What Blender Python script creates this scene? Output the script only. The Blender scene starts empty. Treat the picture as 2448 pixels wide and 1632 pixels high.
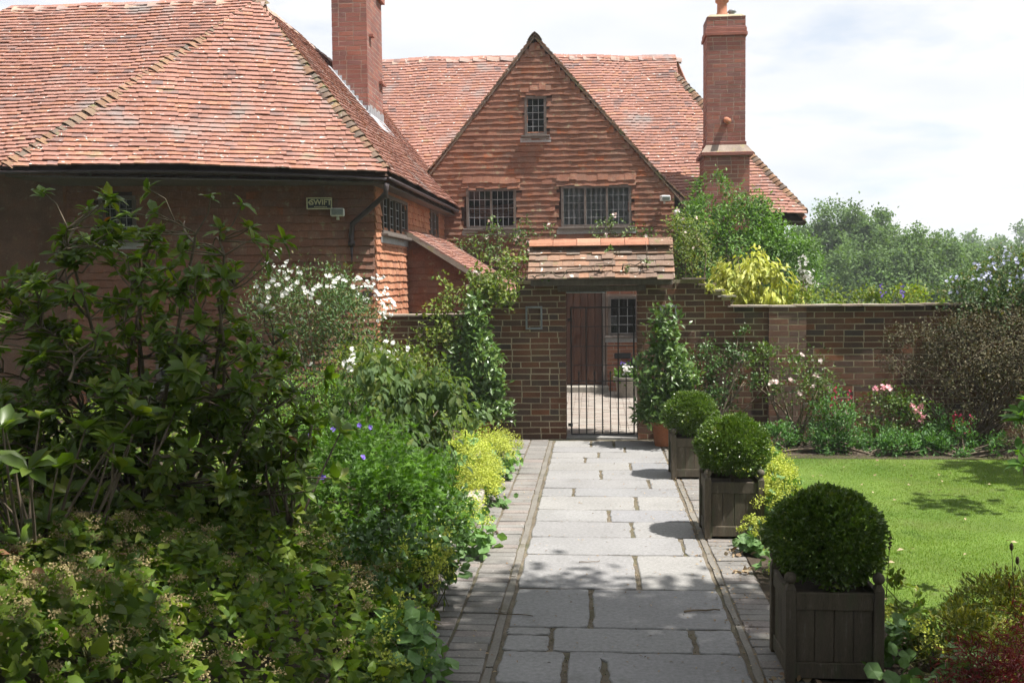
import bpy, math
import numpy as np
from mathutils import Matrix, Vector

rng = np.random.default_rng(11)
scene = bpy.context.scene
col = scene.collection
R = math.radians

# ------------------------------------------------------------------ camera, sky, sun, exposure
YAW, PITCH, ROLL, EYE = R(4.7), R(3.4), R(0.6), 2.0
cam_data = bpy.data.cameras.new('camera')
cam = bpy.data.objects.new('camera', cam_data)
col.objects.link(cam)
fw = Vector((-math.sin(YAW) * math.cos(PITCH), math.cos(YAW) * math.cos(PITCH), -math.sin(PITCH)))
rt = Vector((math.cos(YAW), math.sin(YAW), 0))
up = rt.cross(fw)
rt2 = rt * math.cos(ROLL) - up * math.sin(ROLL)
up2 = up * math.cos(ROLL) + rt * math.sin(ROLL)
mw = Matrix((rt2, up2, -fw)).transposed().to_4x4()
mw.translation = (0, 0, EYE)
cam.matrix_world = mw
cam_data.sensor_width = 36
cam_data.lens = 36
cam_data.clip_end = 3000
cam_data.clip_start = 0.05
scene.camera = cam

SUN_EL, SUN_AZ = R(64), R(15)            # azimuth measured from +X towards the viewer's side (-Y)
sdir = Vector((math.cos(SUN_EL) * math.cos(SUN_AZ), -math.cos(SUN_EL) * math.sin(SUN_AZ), math.sin(SUN_EL)))
sun_data = bpy.data.lights.new('sun', 'SUN')
sun_data.energy = 5.0
sun_data.angle = R(0.53)
sun_data.color = (1.0, 0.955, 0.88)
sun = bpy.data.objects.new('sun', sun_data)
sun.rotation_euler = (-sdir).to_track_quat('-Z', 'Y').to_euler()
sun.location = (20, -8, 30)
col.objects.link(sun)

world = bpy.data.worlds.new('World')
scene.world = world
world.use_nodes = True
wn, wl = world.node_tree.nodes, world.node_tree.links
wn.clear()
w_out = wn.new('ShaderNodeOutputWorld')
sky = wn.new('ShaderNodeTexSky')
sky.sky_type = 'NISHITA'
sky.sun_disc = False
sky.sun_elevation = SUN_EL
sky.sun_rotation = math.atan2(sdir.x, sdir.y)
bg_sky = wn.new('ShaderNodeBackground')
bg_sky.inputs['Strength'].default_value = 0.085
wl.new(sky.outputs['Color'], bg_sky.inputs['Color'])
bg_cl = wn.new('ShaderNodeBackground')
tc = wn.new('ShaderNodeTexCoord')
sep = wn.new('ShaderNodeSeparateXYZ')
wl.new(tc.outputs['Generated'], sep.inputs[0])
den = wn.new('ShaderNodeMath'); den.operation = 'MAXIMUM'; den.inputs[1].default_value = 0.0
wl.new(sep.outputs['Z'], den.inputs[0])
den2 = wn.new('ShaderNodeMath'); den2.operation = 'ADD'; den2.inputs[1].default_value = 0.16
wl.new(den.outputs[0], den2.inputs[0])
px = wn.new('ShaderNodeMath'); px.operation = 'DIVIDE'
py = wn.new('ShaderNodeMath'); py.operation = 'DIVIDE'
wl.new(sep.outputs['X'], px.inputs[0]); wl.new(den2.outputs[0], px.inputs[1])
wl.new(sep.outputs['Y'], py.inputs[0]); wl.new(den2.outputs[0], py.inputs[1])
comb = wn.new('ShaderNodeCombineXYZ')
wl.new(px.outputs[0], comb.inputs[0]); wl.new(py.outputs[0], comb.inputs[1])
nz = wn.new('ShaderNodeTexNoise')
nz.inputs['Scale'].default_value = 0.75; nz.inputs['Detail'].default_value = 7; nz.inputs['Roughness'].default_value = 0.55
wl.new(comb.outputs[0], nz.inputs['Vector'])
rp = wn.new('ShaderNodeValToRGB')
rp.color_ramp.elements[0].position = 0.30; rp.color_ramp.elements[0].color = (0, 0, 0, 1)
rp.color_ramp.elements[1].position = 0.45; rp.color_ramp.elements[1].color = (1, 1, 1, 1)
wl.new(nz.outputs['Fac'], rp.inputs[0])
nz2 = wn.new('ShaderNodeTexNoise')
nz2.inputs['Scale'].default_value = 1.7; nz2.inputs['Detail'].default_value = 5
wl.new(comb.outputs[0], nz2.inputs['Vector'])
rp2 = wn.new('ShaderNodeValToRGB')
rp2.color_ramp.elements[0].position = 0.3; rp2.color_ramp.elements[0].color = (0.84, 0.885, 0.945, 1)
rp2.color_ramp.elements[1].position = 0.56; rp2.color_ramp.elements[1].color = (0.98, 0.985, 1, 1)
wl.new(nz2.outputs['Fac'], rp2.inputs[0])
wl.new(rp2.outputs[0], bg_cl.inputs['Color'])
bg_cl.inputs['Strength'].default_value = 0.53
mixw = wn.new('ShaderNodeMixShader')
wl.new(rp.outputs[0], mixw.inputs[0]); wl.new(bg_sky.outputs[0], mixw.inputs[1]); wl.new(bg_cl.outputs[0], mixw.inputs[2])
wl.new(mixw.outputs[0], w_out.inputs['Surface'])

vs = scene.view_settings
vs.view_transform = 'Standard'
vs.look = 'None'
vs.gamma = 1.0
vs.use_curve_mapping = False
vs.exposure = 1.0
scene.render.engine = 'CYCLES'
scene.cycles.max_bounces = 7
scene.cycles.transparent_max_bounces = 12
scene.cycles.use_denoising = True
scene.cycles.use_adaptive_sampling = True
scene.cycles.adaptive_threshold = 0.025


# ------------------------------------------------------------------ object helpers
def V3(*a):
    return np.array(a, float)


def unit(v):
    v = np.asarray(v, float)
    return v / (np.linalg.norm(v, axis=-1, keepdims=True) + 1e-12)


def attach(o, parent):
    o.parent = parent
    if parent is not None and parent.type == 'EMPTY':
        o.matrix_parent_inverse = Matrix.Translation(-Vector(parent.location))
    return o


def tag(o, label=None, cat=None, group=None, kind=None):
    if label: o['label'] = label
    if cat: o['category'] = cat
    if group: o['group'] = group
    if kind: o['kind'] = kind
    return o


def thing(name, label, cat, loc=(0, 0, 0), group=None):
    o = bpy.data.objects.new(name, None)
    o.empty_display_size = 0.2
    col.objects.link(o)
    o.location = loc
    return tag(o, label, cat, group)


def link_mesh(name, me, mat, parent=None, kind=None):
    o = bpy.data.objects.new(name, me)
    col.objects.link(o)
    if mat is not None and not me.materials:
        me.materials.append(mat)
    if parent is not None:
        attach(o, parent)
    if kind:
        o['kind'] = kind
    return o


def tri_mesh(name, V, T, smooth=False):
    V = np.ascontiguousarray(V, np.float32).reshape(-1, 3)
    T = np.ascontiguousarray(T, np.int32).reshape(-1, 3)
    me = bpy.data.meshes.new(name)
    me.vertices.add(len(V)); me.vertices.foreach_set('co', V.ravel())
    me.loops.add(T.size); me.loops.foreach_set('vertex_index', T.ravel())
    me.polygons.add(len(T)); me.polygons.foreach_set('loop_start', np.arange(0, T.size, 3, dtype=np.int32))
    me.polygons.foreach_set('use_smooth', np.full(len(T), smooth, dtype=bool))
    me.update(calc_edges=True)
    return me


class MB:
    """collects shapes into one mesh"""
    def __init__(self):
        self.V, self.F, self.n = [], [], 0

    def add(self, V, F):
        V = np.asarray(V, float).reshape(-1, 3)
        self.V.append(V)
        self.F += [tuple(int(i) + self.n for i in f) for f in F]
        self.n += len(V)

    def box(self, c, half, ax=None):
        c = np.asarray(c, float)
        if ax is None: ax = np.eye(3)
        s = np.array([[-1, -1, -1], [1, -1, -1], [1, 1, -1], [-1, 1, -1], [-1, -1, 1], [1, -1, 1], [1, 1, 1], [-1, 1, 1]], float)
        P = c + (s * np.asarray(half, float)) @ np.asarray(ax, float)
        self.add(P, [(0, 3, 2, 1), (4, 5, 6, 7), (0, 1, 5, 4), (1, 2, 6, 5), (2, 3, 7, 6), (3, 0, 4, 7)])
        return self

    def bb(self, x0, x1, y0, y1, z0, z1):
        return self.box(((x0 + x1) / 2, (y0 + y1) / 2, (z0 + z1) / 2), (abs(x1 - x0) / 2, abs(y1 - y0) / 2, abs(z1 - z0) / 2))

    def tube(self, pts, radii, k=6, cap=True):
        pts = np.asarray(pts, float)
        radii = np.broadcast_to(np.asarray(radii, float), (len(pts),))
        t = unit(np.gradient(pts, axis=0))
        ref = np.array([0, 0, 1.0]) if abs(t[0][2]) < 0.9 else np.array([1.0, 0, 0])
        rings = []
        for p, d, r in zip(pts, t, radii):
            a = unit(np.cross(d, ref)); b = np.cross(d, a)
            th = np.linspace(0, 2 * math.pi, k, endpoint=False)
            rings.append(p + r * (np.cos(th)[:, None] * a + np.sin(th)[:, None] * b))
        P = np.concatenate(rings)
        F = []
        for i in range(len(pts) - 1):
            for j in range(k):
                j2 = (j + 1) % k
                F.append((i * k + j, i * k + j2, (i + 1) * k + j2, (i + 1) * k + j))
        if cap:
            F.append(tuple(range(k - 1, -1, -1))); F.append(tuple((len(pts) - 1) * k + j for j in range(k)))
        self.add(P, F)
        return self

    def lathe(self, c, prof, k=16):
        c = np.asarray(c, float)
        th = np.linspace(0, 2 * math.pi, k, endpoint=False)
        P = np.concatenate([np.stack([r * np.cos(th), r * np.sin(th), np.full(k, z)], 1) for r, z in prof]) + c
        F = []
        for i in range(len(prof) - 1):
            for j in range(k):
                j2 = (j + 1) % k
                F.append((i * k + j, i * k + j2, (i + 1) * k + j2, (i + 1) * k + j))
        F.append(tuple(range(k - 1, -1, -1))); F.append(tuple((len(prof) - 1) * k + j for j in range(k)))
        self.add(P, F)
        return self

    def poly(self, pts, thick, n):
        """extrude a planar polygon by -thick along n"""
        pts = np.asarray(pts, float); n = unit(n); m = len(pts)
        P = np.concatenate([pts, pts - n * thick])
        F = [tuple(range(m)), tuple(range(2 * m - 1, m - 1, -1))]
        for i in range(m):
            j = (i + 1) % m
            F.append((i, i + m, j + m, j))
        self.add(P, F)
        return self

    def build(self, name, mat, parent=None, kind=None, bevel=0.0, smooth=False):
        me = bpy.data.meshes.new(name)
        me.from_pydata(np.concatenate(self.V).tolist(), [], self.F)
        me.update()
        if smooth:
            me.polygons.foreach_set('use_smooth', np.ones(len(me.polygons), dtype=bool))
        o = link_mesh(name, me, mat, parent, kind)
        if bevel:
            b = o.modifiers.new('bevel', 'BEVEL'); b.width = bevel; b.segments = 1; b.limit_method = 'ANGLE'
        return o


# ------------------------------------------------------------------ materials
def _nt(name):
    m = bpy.data.materials.new(name)
    m.use_nodes = True
    nt = m.node_tree
    nt.nodes.clear()
    out = nt.nodes.new('ShaderNodeOutputMaterial')
    return m, nt, out


def _rand(nt):
    oi = nt.nodes.new('ShaderNodeObjectInfo')
    ge = nt.nodes.new('ShaderNodeNewGeometry')
    a = nt.nodes.new('ShaderNodeMath'); a.operation = 'ADD'
    nt.links.new(oi.outputs['Random'], a.inputs[0]); nt.links.new(ge.outputs['Random Per Island'], a.inputs[1])
    f = nt.nodes.new('ShaderNodeMath'); f.operation = 'FRACT'
    nt.links.new(a.outputs[0], f.inputs[0])
    return f.outputs[0], ge


def _ramp(nt, fac, cols, const=False):
    r = nt.nodes.new('ShaderNodeValToRGB')
    cr = r.color_ramp
    cr.interpolation = 'CONSTANT' if const else 'LINEAR'
    while len(cr.elements) < len(cols): cr.elements.new(0.5)
    while len(cr.elements) > len(cols): cr.elements.remove(cr.elements[-1])
    n = len(cols)
    for i, c in enumerate(cols):
        cr.elements[i].position = i / (n if const else max(1, n - 1))
        cr.elements[i].color = (*c, 1)
    nt.links.new(fac, r.inputs[0])
    return r.outputs[0]


def _mix(nt, mode, fac, a, b):
    m = nt.nodes.new('ShaderNodeMix'); m.data_type = 'RGBA'; m.blend_type = mode
    for sock, v in ((0, fac), (6, a), (7, b)):
        if hasattr(v, 'is_output'): nt.links.new(v, m.inputs[sock])
        elif sock == 0: m.inputs[0].default_value = v
        else: m.inputs[sock].default_value = (*v, 1)
    return m.outputs[2]


def _noise(nt, pos, scale, detail=4, rough=0.55):
    n = nt.nodes.new('ShaderNodeTexNoise')
    n.inputs['Scale'].default_value = scale; n.inputs['Detail'].default_value = detail; n.inputs['Roughness'].default_value = rough
    if pos is not None: nt.links.new(pos, n.inputs['Vector'])
    return n.outputs['Fac']


def _thr(nt, fac, lo, hi):
    m = nt.nodes.new('ShaderNodeMapRange')
    m.inputs['From Min'].default_value = lo; m.inputs['From Max'].default_value = hi
    nt.links.new(fac, m.inputs['Value'])
    return m.outputs[0]


def surf(name, cols, scale=6.0, amt=0.5, rough=0.85, bump=0.3, fine=60.0, spots=(), metal=0.0, spec=0.3, const=False, use_rand=True, stretch=None, group=0.0, gscale=1.6):
    """solid surface: colour picked per piece, mottled by noise in world space, optional spots (rgb, scale, lo, hi)"""
    m, nt, out = _nt(name)
    fac, ge = _rand(nt)
    pos = ge.outputs['Position']
    if stretch:
        mp = nt.nodes.new('ShaderNodeMapping'); mp.inputs['Scale'].default_value = stretch
        nt.links.new(pos, mp.inputs['Vector']); pos = mp.outputs[0]
    if not use_rand: fac = _thr(nt, _noise(nt, pos, scale * 0.35, 3), 0.3, 0.7)
    if group:
        g_ = _thr(nt, _noise(nt, pos, gscale, 3, 0.6), 0.30, 0.70)
        mm = nt.nodes.new('ShaderNodeMix'); mm.data_type = 'FLOAT'; mm.inputs[0].default_value = group
        nt.links.new(fac, mm.inputs[2]); nt.links.new(g_, mm.inputs[3])
        fac = mm.outputs[0]
    c = _ramp(nt, fac, cols, const)
    n1 = _noise(nt, pos, scale, 5)
    g = _ramp(nt, _thr(nt, n1, 0.25, 0.75), [(1 - amt,) * 3, (1 + amt * 0.5,) * 3])
    c = _mix(nt, 'MULTIPLY', 1.0, c, g)
    n2 = _noise(nt, pos, fine, 4, 0.7)
    c = _mix(nt, 'MULTIPLY', 0.6, c, _ramp(nt, _thr(nt, n2, 0.3, 0.7), [(0.55,) * 3, (1.25,) * 3]))
    for rgb, sc, lo, hi in spots:
        c = _mix(nt, 'MIX', _thr(nt, _noise(nt, pos, sc, 3, 0.6), lo, hi), c, rgb)
    b = nt.nodes.new('ShaderNodeBsdfPrincipled')
    nt.links.new(c, b.inputs['Base Color'])
    b.inputs['Roughness'].default_value = rough
    b.inputs['Metallic'].default_value = metal
    b.inputs['Specular IOR Level'].default_value = spec
    if bump:
        bp = nt.nodes.new('ShaderNodeBump'); bp.inputs['Strength'].default_value = bump; bp.inputs['Distance'].default_value = 0.006
        nt.links.new(n2, bp.inputs['Height']); nt.links.new(bp.outputs[0], b.inputs['Normal'])
    nt.links.new(b.outputs[0], out.inputs['Surface'])
    return m


def leaf(name, cols, trans=0.32, rough=0.42, spec=0.45, warm=(1.25, 1.35, 0.45), patch=1.3, blend=()):
    m, nt, out = _nt(name)
    fac, ge = _rand(nt)
    c = _ramp(nt, fac, cols)
    n1 = _noise(nt, ge.outputs['Position'], patch, 3)
    c = _mix(nt, 'MULTIPLY', 1.0, c, _ramp(nt, _thr(nt, n1, 0.3, 0.7), [(0.72,) * 3, (1.22,) * 3]))
    for rgb, sc, lo, hi in blend:
        c = _mix(nt, 'MIX', _thr(nt, _noise(nt, ge.outputs['Position'], sc, 4, 0.6), lo, hi), c, rgb)
    b = nt.nodes.new('ShaderNodeBsdfPrincipled')
    nt.links.new(c, b.inputs['Base Color'])
    b.inputs['Roughness'].default_value = rough
    b.inputs['Specular IOR Level'].default_value = spec
    t = nt.nodes.new('ShaderNodeBsdfTranslucent')
    nt.links.new(_mix(nt, 'MULTIPLY', 1.0, c, warm), t.inputs['Color'])
    mx = nt.nodes.new('ShaderNodeMixShader'); mx.inputs[0].default_value = trans
    nt.links.new(b.outputs[0], mx.inputs[1]); nt.links.new(t.outputs[0], mx.inputs[2])
    nt.links.new(mx.outputs[0], out.inputs['Surface'])
    return m


M = {}
M['roof_tile'] = surf('old clay roof tile', [(0.153, 0.117, 0.122), (0.224, 0.140, 0.126), (0.316, 0.167, 0.135), (0.342, 0.176, 0.140), (0.306, 0.153, 0.117), (0.352, 0.184, 0.149), (0.326, 0.153, 0.108), (0.377, 0.198, 0.135), (0.306, 0.171, 0.144)],
                      scale=2.2, amt=0.28, rough=0.9, fine=45, group=.32, gscale=2.6, spots=[((0.52, 0.50, 0.47), 16.0, 0.64, 0.69), ((0.22, 0.20, 0.10), 2.2, 0.64, 0.8), ((0.24, 0.20, 0.19), 1.1, 0.58, 0.72)])
M['hip_tile'] = surf('old clay hip tile', [(0.272, 0.163, 0.102), (0.231, 0.136, 0.088), (0.150, 0.122, 0.102), (0.306, 0.184, 0.109)], scale=3, amt=0.3, rough=0.9,
                     spots=[((0.17, 0.17, 0.08), 4.0, 0.58, 0.7), ((0.5, 0.48, 0.42), 12.0, 0.66, 0.74)])
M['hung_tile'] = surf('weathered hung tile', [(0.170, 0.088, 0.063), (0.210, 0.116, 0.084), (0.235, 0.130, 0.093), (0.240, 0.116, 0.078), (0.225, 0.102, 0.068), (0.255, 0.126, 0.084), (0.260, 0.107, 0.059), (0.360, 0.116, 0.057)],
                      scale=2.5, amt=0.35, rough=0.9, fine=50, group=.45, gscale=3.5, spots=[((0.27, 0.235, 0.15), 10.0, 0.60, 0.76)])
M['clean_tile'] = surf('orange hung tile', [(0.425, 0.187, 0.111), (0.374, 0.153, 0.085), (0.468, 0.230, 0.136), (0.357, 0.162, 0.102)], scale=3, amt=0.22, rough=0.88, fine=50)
M['gate_tile'] = surf('lichened gate roof tile', [(0.220, 0.158, 0.123), (0.185, 0.132, 0.106), (0.255, 0.167, 0.123), (0.317, 0.176, 0.114), (0.194, 0.158, 0.132)], scale=4, amt=0.3, rough=0.92,
                      spots=[((0.62, 0.60, 0.54), 13.0, 0.645, 0.70), ((0.16, 0.16, 0.08), 6.0, 0.62, 0.74)])
M['ridge_new'] = surf('orange ridge tile', [(0.421, 0.210, 0.128), (0.367, 0.162, 0.102), (0.444, 0.242, 0.162)], scale=5, amt=0.25, rough=0.85)
M['ridge_old'] = surf('grey pink ridge tile', [(0.38, 0.27, 0.22), (0.33, 0.25, 0.23), (0.42, 0.30, 0.23)], scale=5, amt=0.25, rough=0.9)
M['wall_brick'] = surf('dark red wall brick', [(0.132, 0.064, 0.041), (0.171, 0.078, 0.045), (0.093, 0.060, 0.045), (0.148, 0.074, 0.049), (0.074, 0.056, 0.048), (0.202, 0.086, 0.045), (0.117, 0.069, 0.049), (0.156, 0.086, 0.057)],
                       scale=3.0, amt=0.35, rough=0.92, fine=70, spots=[((0.11, 0.10, 0.055), 1.6, 0.6, 0.8)])
M['chimney_brick'] = surf('red chimney brick', [(0.294, 0.114, 0.085), (0.239, 0.097, 0.081), (0.331, 0.132, 0.095), (0.202, 0.101, 0.090), (0.276, 0.123, 0.104)], scale=2.5, amt=0.3, rough=0.92, fine=60)
M['house_brick'] = surf('orange house brick', [(0.36, 0.16, 0.10), (0.30, 0.12, 0.08), (0.42, 0.20, 0.12)], scale=3, amt=0.25, rough=0.9)
M['mortar'] = surf('old lime mortar', [(0.44, 0.38, 0.27), (0.34, 0.29, 0.20)], scale=4, amt=0.35, rough=0.95, use_rand=False)
M['mortar_pink'] = surf('pinkish mortar', [(0.40, 0.30, 0.25), (0.34, 0.25, 0.20)], scale=4, amt=0.3, rough=0.95, use_rand=False)
M['batten'] = surf('tile backing', [(0.07, 0.04, 0.028), (0.05, 0.03, 0.022)], scale=4, amt=0.3, rough=0.95, use_rand=False)
M['coping'] = surf('tile coping', [(0.34, 0.30, 0.26), (0.28, 0.22, 0.18), (0.40, 0.36, 0.31)], scale=6, amt=0.35, rough=0.9, spots=[((0.30, 0.29, 0.10), 5.0, 0.58, 0.7)])
M['flag'] = surf('york flagstone', [(0.21, 0.212, 0.222), (0.255, 0.252, 0.25), (0.235, 0.232, 0.235), (0.262, 0.257, 0.25), (0.225, 0.225, 0.235)], scale=1.8, amt=0.16, rough=0.8, bump=0.22, fine=38,
                 spots=[((0.42, 0.41, 0.38), 26.0, 0.70, 0.77), ((0.15, 0.147, 0.14), 3.1, 0.62, 0.85)])
M['paver'] = surf('brick paver', [(0.215, 0.201, 0.187), (0.191, 0.183, 0.174), (0.232, 0.201, 0.187), (0.202, 0.198, 0.189), (0.232, 0.217, 0.205)], scale=3, amt=0.25, rough=0.88, fine=60,
                  spots=[((0.50, 0.48, 0.44), 22.0, 0.68, 0.76), ((0.12, 0.11, 0.08), 2.5, 0.62, 0.8)])
M['joint'] = surf('mossy sand joint', [(0.13, 0.11, 0.085), (0.16, 0.135, 0.10), (0.10, 0.10, 0.06)], scale=5, amt=0.4, rough=0.95, use_rand=False)
M['kerb'] = surf('stone kerb strip', [(0.205, 0.19, 0.168), (0.18, 0.168, 0.15)], scale=4, amt=0.3, rough=0.9, spots=[((0.12, 0.11, 0.08), 4.0, 0.6, 0.75)])
M['court'] = surf('courtyard brick', [(0.285, 0.248, 0.216), (0.254, 0.213, 0.189), (0.309, 0.283, 0.252), (0.269, 0.239, 0.216)], scale=3, amt=0.2, rough=0.9)
M['soil'] = surf('dark soil', [(0.055, 0.042, 0.03), (0.085, 0.065, 0.045)], scale=7, amt=0.5, rough=1.0, bump=0.8, fine=30, use_rand=False)
M['field'] = surf('field grass', [(0.06, 0.10, 0.03), (0.09, 0.13, 0.04)], scale=1.5, amt=0.4, rough=1.0, use_rand=False)
M['turf'] = surf('turf', [(0.069, 0.141, 0.015), (0.113, 0.178, 0.029), (0.082, 0.163, 0.017)], scale=1.6, amt=0.35, rough=1.0, use_rand=False)
M['teak'] = surf('weathered planter wood', [(0.114, 0.095, 0.070), (0.097, 0.081, 0.062), (0.132, 0.107, 0.079)], scale=5, amt=0.3, rough=0.8, stretch=(6, 6, 1), fine=40, bump=0.5, spots=[((0.075, 0.085, 0.05), 2.0, 0.55, 0.75), ((0.19, 0.17, 0.14), 5.0, 0.62, 0.75)])
M['oak'] = surf('grey oak frame', [(0.16, 0.135, 0.12), (0.12, 0.10, 0.09)], scale=6, amt=0.35, rough=0.85, stretch=(5, 5, 1), fine=40)
M['door'] = surf('brown door wood', [(0.096, 0.042, 0.024), (0.072, 0.032, 0.019)], scale=3, amt=0.35, rough=0.6, stretch=(8, 8, 0.7), fine=30)
M['lead'] = surf('lead', [(0.33, 0.34, 0.37), (0.42, 0.43, 0.46)], scale=5, amt=0.2, rough=0.5, use_rand=False, spec=0.5)
M['lead_bar'] = surf('lead glazing bar', [(0.30, 0.31, 0.33)], scale=5, amt=0.2, rough=0.5, spec=0.5)
M['iron'] = surf('black iron', [(0.018, 0.018, 0.02)], scale=8, amt=0.3, rough=0.5, spec=0.5, bump=0.1)
M['grey_metal'] = surf('galvanised metal', [(0.24, 0.26, 0.28)], scale=8, amt=0.25, rough=0.5, spec=0.5)
M['pipe'] = surf('dark plum downpipe', [(0.05, 0.036, 0.04)], scale=5, amt=0.2, rough=0.5, spec=0.5)
M['terracotta'] = surf('terracotta', [(0.40, 0.16, 0.085), (0.34, 0.13, 0.07)], scale=6, amt=0.25, rough=0.85)
M['pot_red'] = surf('chimney pot clay', [(0.50, 0.21, 0.13)], scale=6, amt=0.2, rough=0.85)
M['stone'] = surf('rough stone', [(0.34, 0.32, 0.28), (0.28, 0.26, 0.23), (0.40, 0.37, 0.32)], scale=6, amt=0.4, rough=0.95, bump=0.6, fine=25)
M['white'] = surf('white paint', [(0.72, 0.72, 0.70)], scale=6, amt=0.1, rough=0.5, bump=0)
M['plate'] = surf('dark sign face', [(0.035, 0.04, 0.05)], scale=6, amt=0.15, rough=0.35, bump=0)
M['sign_cream'] = surf('cream sign lettering', [(0.62, 0.58, 0.40)], scale=6, amt=0.1, rough=0.6, bump=0)
M['cloth'] = surf('lace curtain', [(0.40, 0.41, 0.42), (0.32, 0.33, 0.35)], scale=20, amt=0.35, rough=1.0, bump=0, use_rand=False)
M['inner'] = surf('room painted dark', [(0.02, 0.018, 0.016)], scale=4, amt=0.2, rough=1.0, bump=0)  # near-black colour stands for the unlit interior
M['bark'] = surf('bark', [(0.12, 0.095, 0.07), (0.09, 0.07, 0.055)], scale=10, amt=0.4, rough=0.95)
M['twig'] = surf('twig bark', [(0.19, 0.15, 0.11), (0.14, 0.11, 0.08)], scale=10, amt=0.4, rough=0.9)
M['stem'] = surf('green stem', [(0.11, 0.13, 0.05), (0.15, 0.14, 0.06)], scale=10, amt=0.3, rough=0.8)

gm, nt, out = _nt('window glass')
gl = nt.nodes.new('ShaderNodeBsdfGlossy'); gl.inputs['Roughness'].default_value = 0.04
tr = nt.nodes.new('ShaderNodeBsdfTransparent'); tr.inputs['Color'].default_value = (0.72, 0.75, 0.76, 1)
fr = nt.nodes.new('ShaderNodeFresnel'); fr.inputs['IOR'].default_value = 1.5
mx = nt.nodes.new('ShaderNodeMixShader')
nt.links.new(fr.outputs[0], mx.inputs[0]); nt.links.new(tr.outputs[0], mx.inputs[1]); nt.links.new(gl.outputs[0], mx.inputs[2])
nt.links.new(mx.outputs[0], out.inputs['Surface'])
M['glass'] = gm

L_ = {}
L_['rhodo'] = leaf('rhododendron leaf', [(0.087, 0.147, 0.014), (0.120, 0.193, 0.017), (0.069, 0.124, 0.016), (0.189, 0.230, 0.022)], trans=0.42, rough=0.38, spec=0.4)
L_['red'] = leaf('reddish leaf', [(0.25, 0.07, 0.03), (0.32, 0.14, 0.05), (0.2, 0.1, 0.03)], trans=0.35)
L_['cover'] = leaf('ground cover leaf', [(0.088, 0.152, 0.016), (0.126, 0.201, 0.020), (0.063, 0.122, 0.020), (0.189, 0.243, 0.030), (0.101, 0.146, 0.030)], trans=0.45, rough=0.5, spec=0.25)
L_['buff'] = leaf('faded flower head', [(0.360, 0.288, 0.144), (0.288, 0.234, 0.117), (0.432, 0.360, 0.198), (0.234, 0.207, 0.090)], trans=0.3, rough=0.8, spec=0.1, warm=(1.1, 1.0, 0.8))
L_['brown'] = leaf('dead leaf', [(0.22, 0.11, 0.05), (0.16, 0.08, 0.04), (0.30, 0.18, 0.09)], trans=0.2, rough=0.7, spec=0.2, warm=(1.2, 0.9, 0.6))
L_['dry'] = leaf('dry fallen leaf', [(0.36, 0.27, 0.16), (0.25, 0.16, 0.09), (0.45, 0.37, 0.25), (0.18, 0.11, 0.07)], trans=0.12, rough=0.8, spec=0.15, warm=(1.1, 1.0, 0.8))
L_['geranium'] = leaf('geranium leaf', [(0.083, 0.189, 0.017), (0.118, 0.235, 0.020), (0.058, 0.141, 0.017), (0.100, 0.201, 0.026)], trans=0.45, rough=0.5)
L_['dark'] = leaf('dark ivy leaf', [(0.056, 0.120, 0.030), (0.080, 0.152, 0.035), (0.048, 0.104, 0.030)], trans=0.25, rough=0.35, spec=0.5)
L_['lime'] = leaf('alchemilla flower', [(0.46, 0.52, 0.10), (0.54, 0.58, 0.14), (0.36, 0.44, 0.09)], trans=0.35, rough=0.7, spec=0.15, warm=(1.2, 1.2, 0.5))
L_['alch'] = leaf('alchemilla leaf', [(0.120, 0.228, 0.072), (0.168, 0.288, 0.096), (0.096, 0.192, 0.060)], trans=0.3, rough=0.6)
L_['box'] = leaf('box leaf', [(0.07, 0.13, 0.018), (0.10, 0.17, 0.022), (0.055, 0.11, 0.018), (0.15, 0.21, 0.03)], trans=0.28, rough=0.32, spec=0.55, patch=7.0, blend=[((0.20, 0.23, 0.035), 9.0, 0.62, 0.74)])
L_['bay'] = leaf('bay leaf', [(0.085, 0.16, 0.045), (0.12, 0.20, 0.055), (0.07, 0.135, 0.045), (0.17, 0.24, 0.06)], trans=0.28, rough=0.33, spec=0.55)
L_['vib'] = leaf('felted shrub leaf', [(0.086, 0.138, 0.052), (0.115, 0.172, 0.057), (0.069, 0.115, 0.052), (0.161, 0.196, 0.057)], trans=0.42, rough=0.65, spec=0.2)
L_['rose'] = leaf('climbing rose leaf', [(0.06, 0.12, 0.025), (0.09, 0.16, 0.03), (0.13, 0.18, 0.03), (0.05, 0.10, 0.025)], trans=0.35, rough=0.45)
L_['yrose'] = leaf('yellow green leaf', [(0.14, 0.21, 0.03), (0.20, 0.26, 0.035), (0.10, 0.17, 0.03), (0.24, 0.24, 0.04)], trans=0.4, rough=0.5)
L_['wist'] = leaf('wisteria leaf', [(0.065, 0.150, 0.028), (0.104, 0.213, 0.033), (0.143, 0.263, 0.039), (0.052, 0.119, 0.028)], trans=0.38, rough=0.5)
L_['gold'] = leaf('golden shrub leaf', [(0.52, 0.54, 0.10), (0.42, 0.47, 0.08), (0.60, 0.60, 0.16), (0.30, 0.38, 0.06)], trans=0.35, rough=0.5, warm=(1.15, 1.15, 0.5))
L_['bronze'] = leaf('dark bronze leaf', [(0.080, 0.072, 0.041), (0.104, 0.085, 0.049), (0.064, 0.072, 0.030), (0.144, 0.128, 0.083)], trans=0.22, rough=0.65, spec=0.15, warm=(1.2, 0.9, 0.6))
L_['tree'] = leaf('haze-lightened tree leaf', [(0.098, 0.169, 0.058), (0.130, 0.208, 0.065), (0.078, 0.143, 0.052), (0.156, 0.234, 0.078)], trans=0.35, rough=0.6, spec=0.2, patch=0.45)  # leaf colour lightened in place of thicker distance haze
L_['canopy'] = leaf('canopy leaf', [(0.05, 0.10, 0.025), (0.07, 0.13, 0.03)], trans=0.25, rough=0.5)
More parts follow.
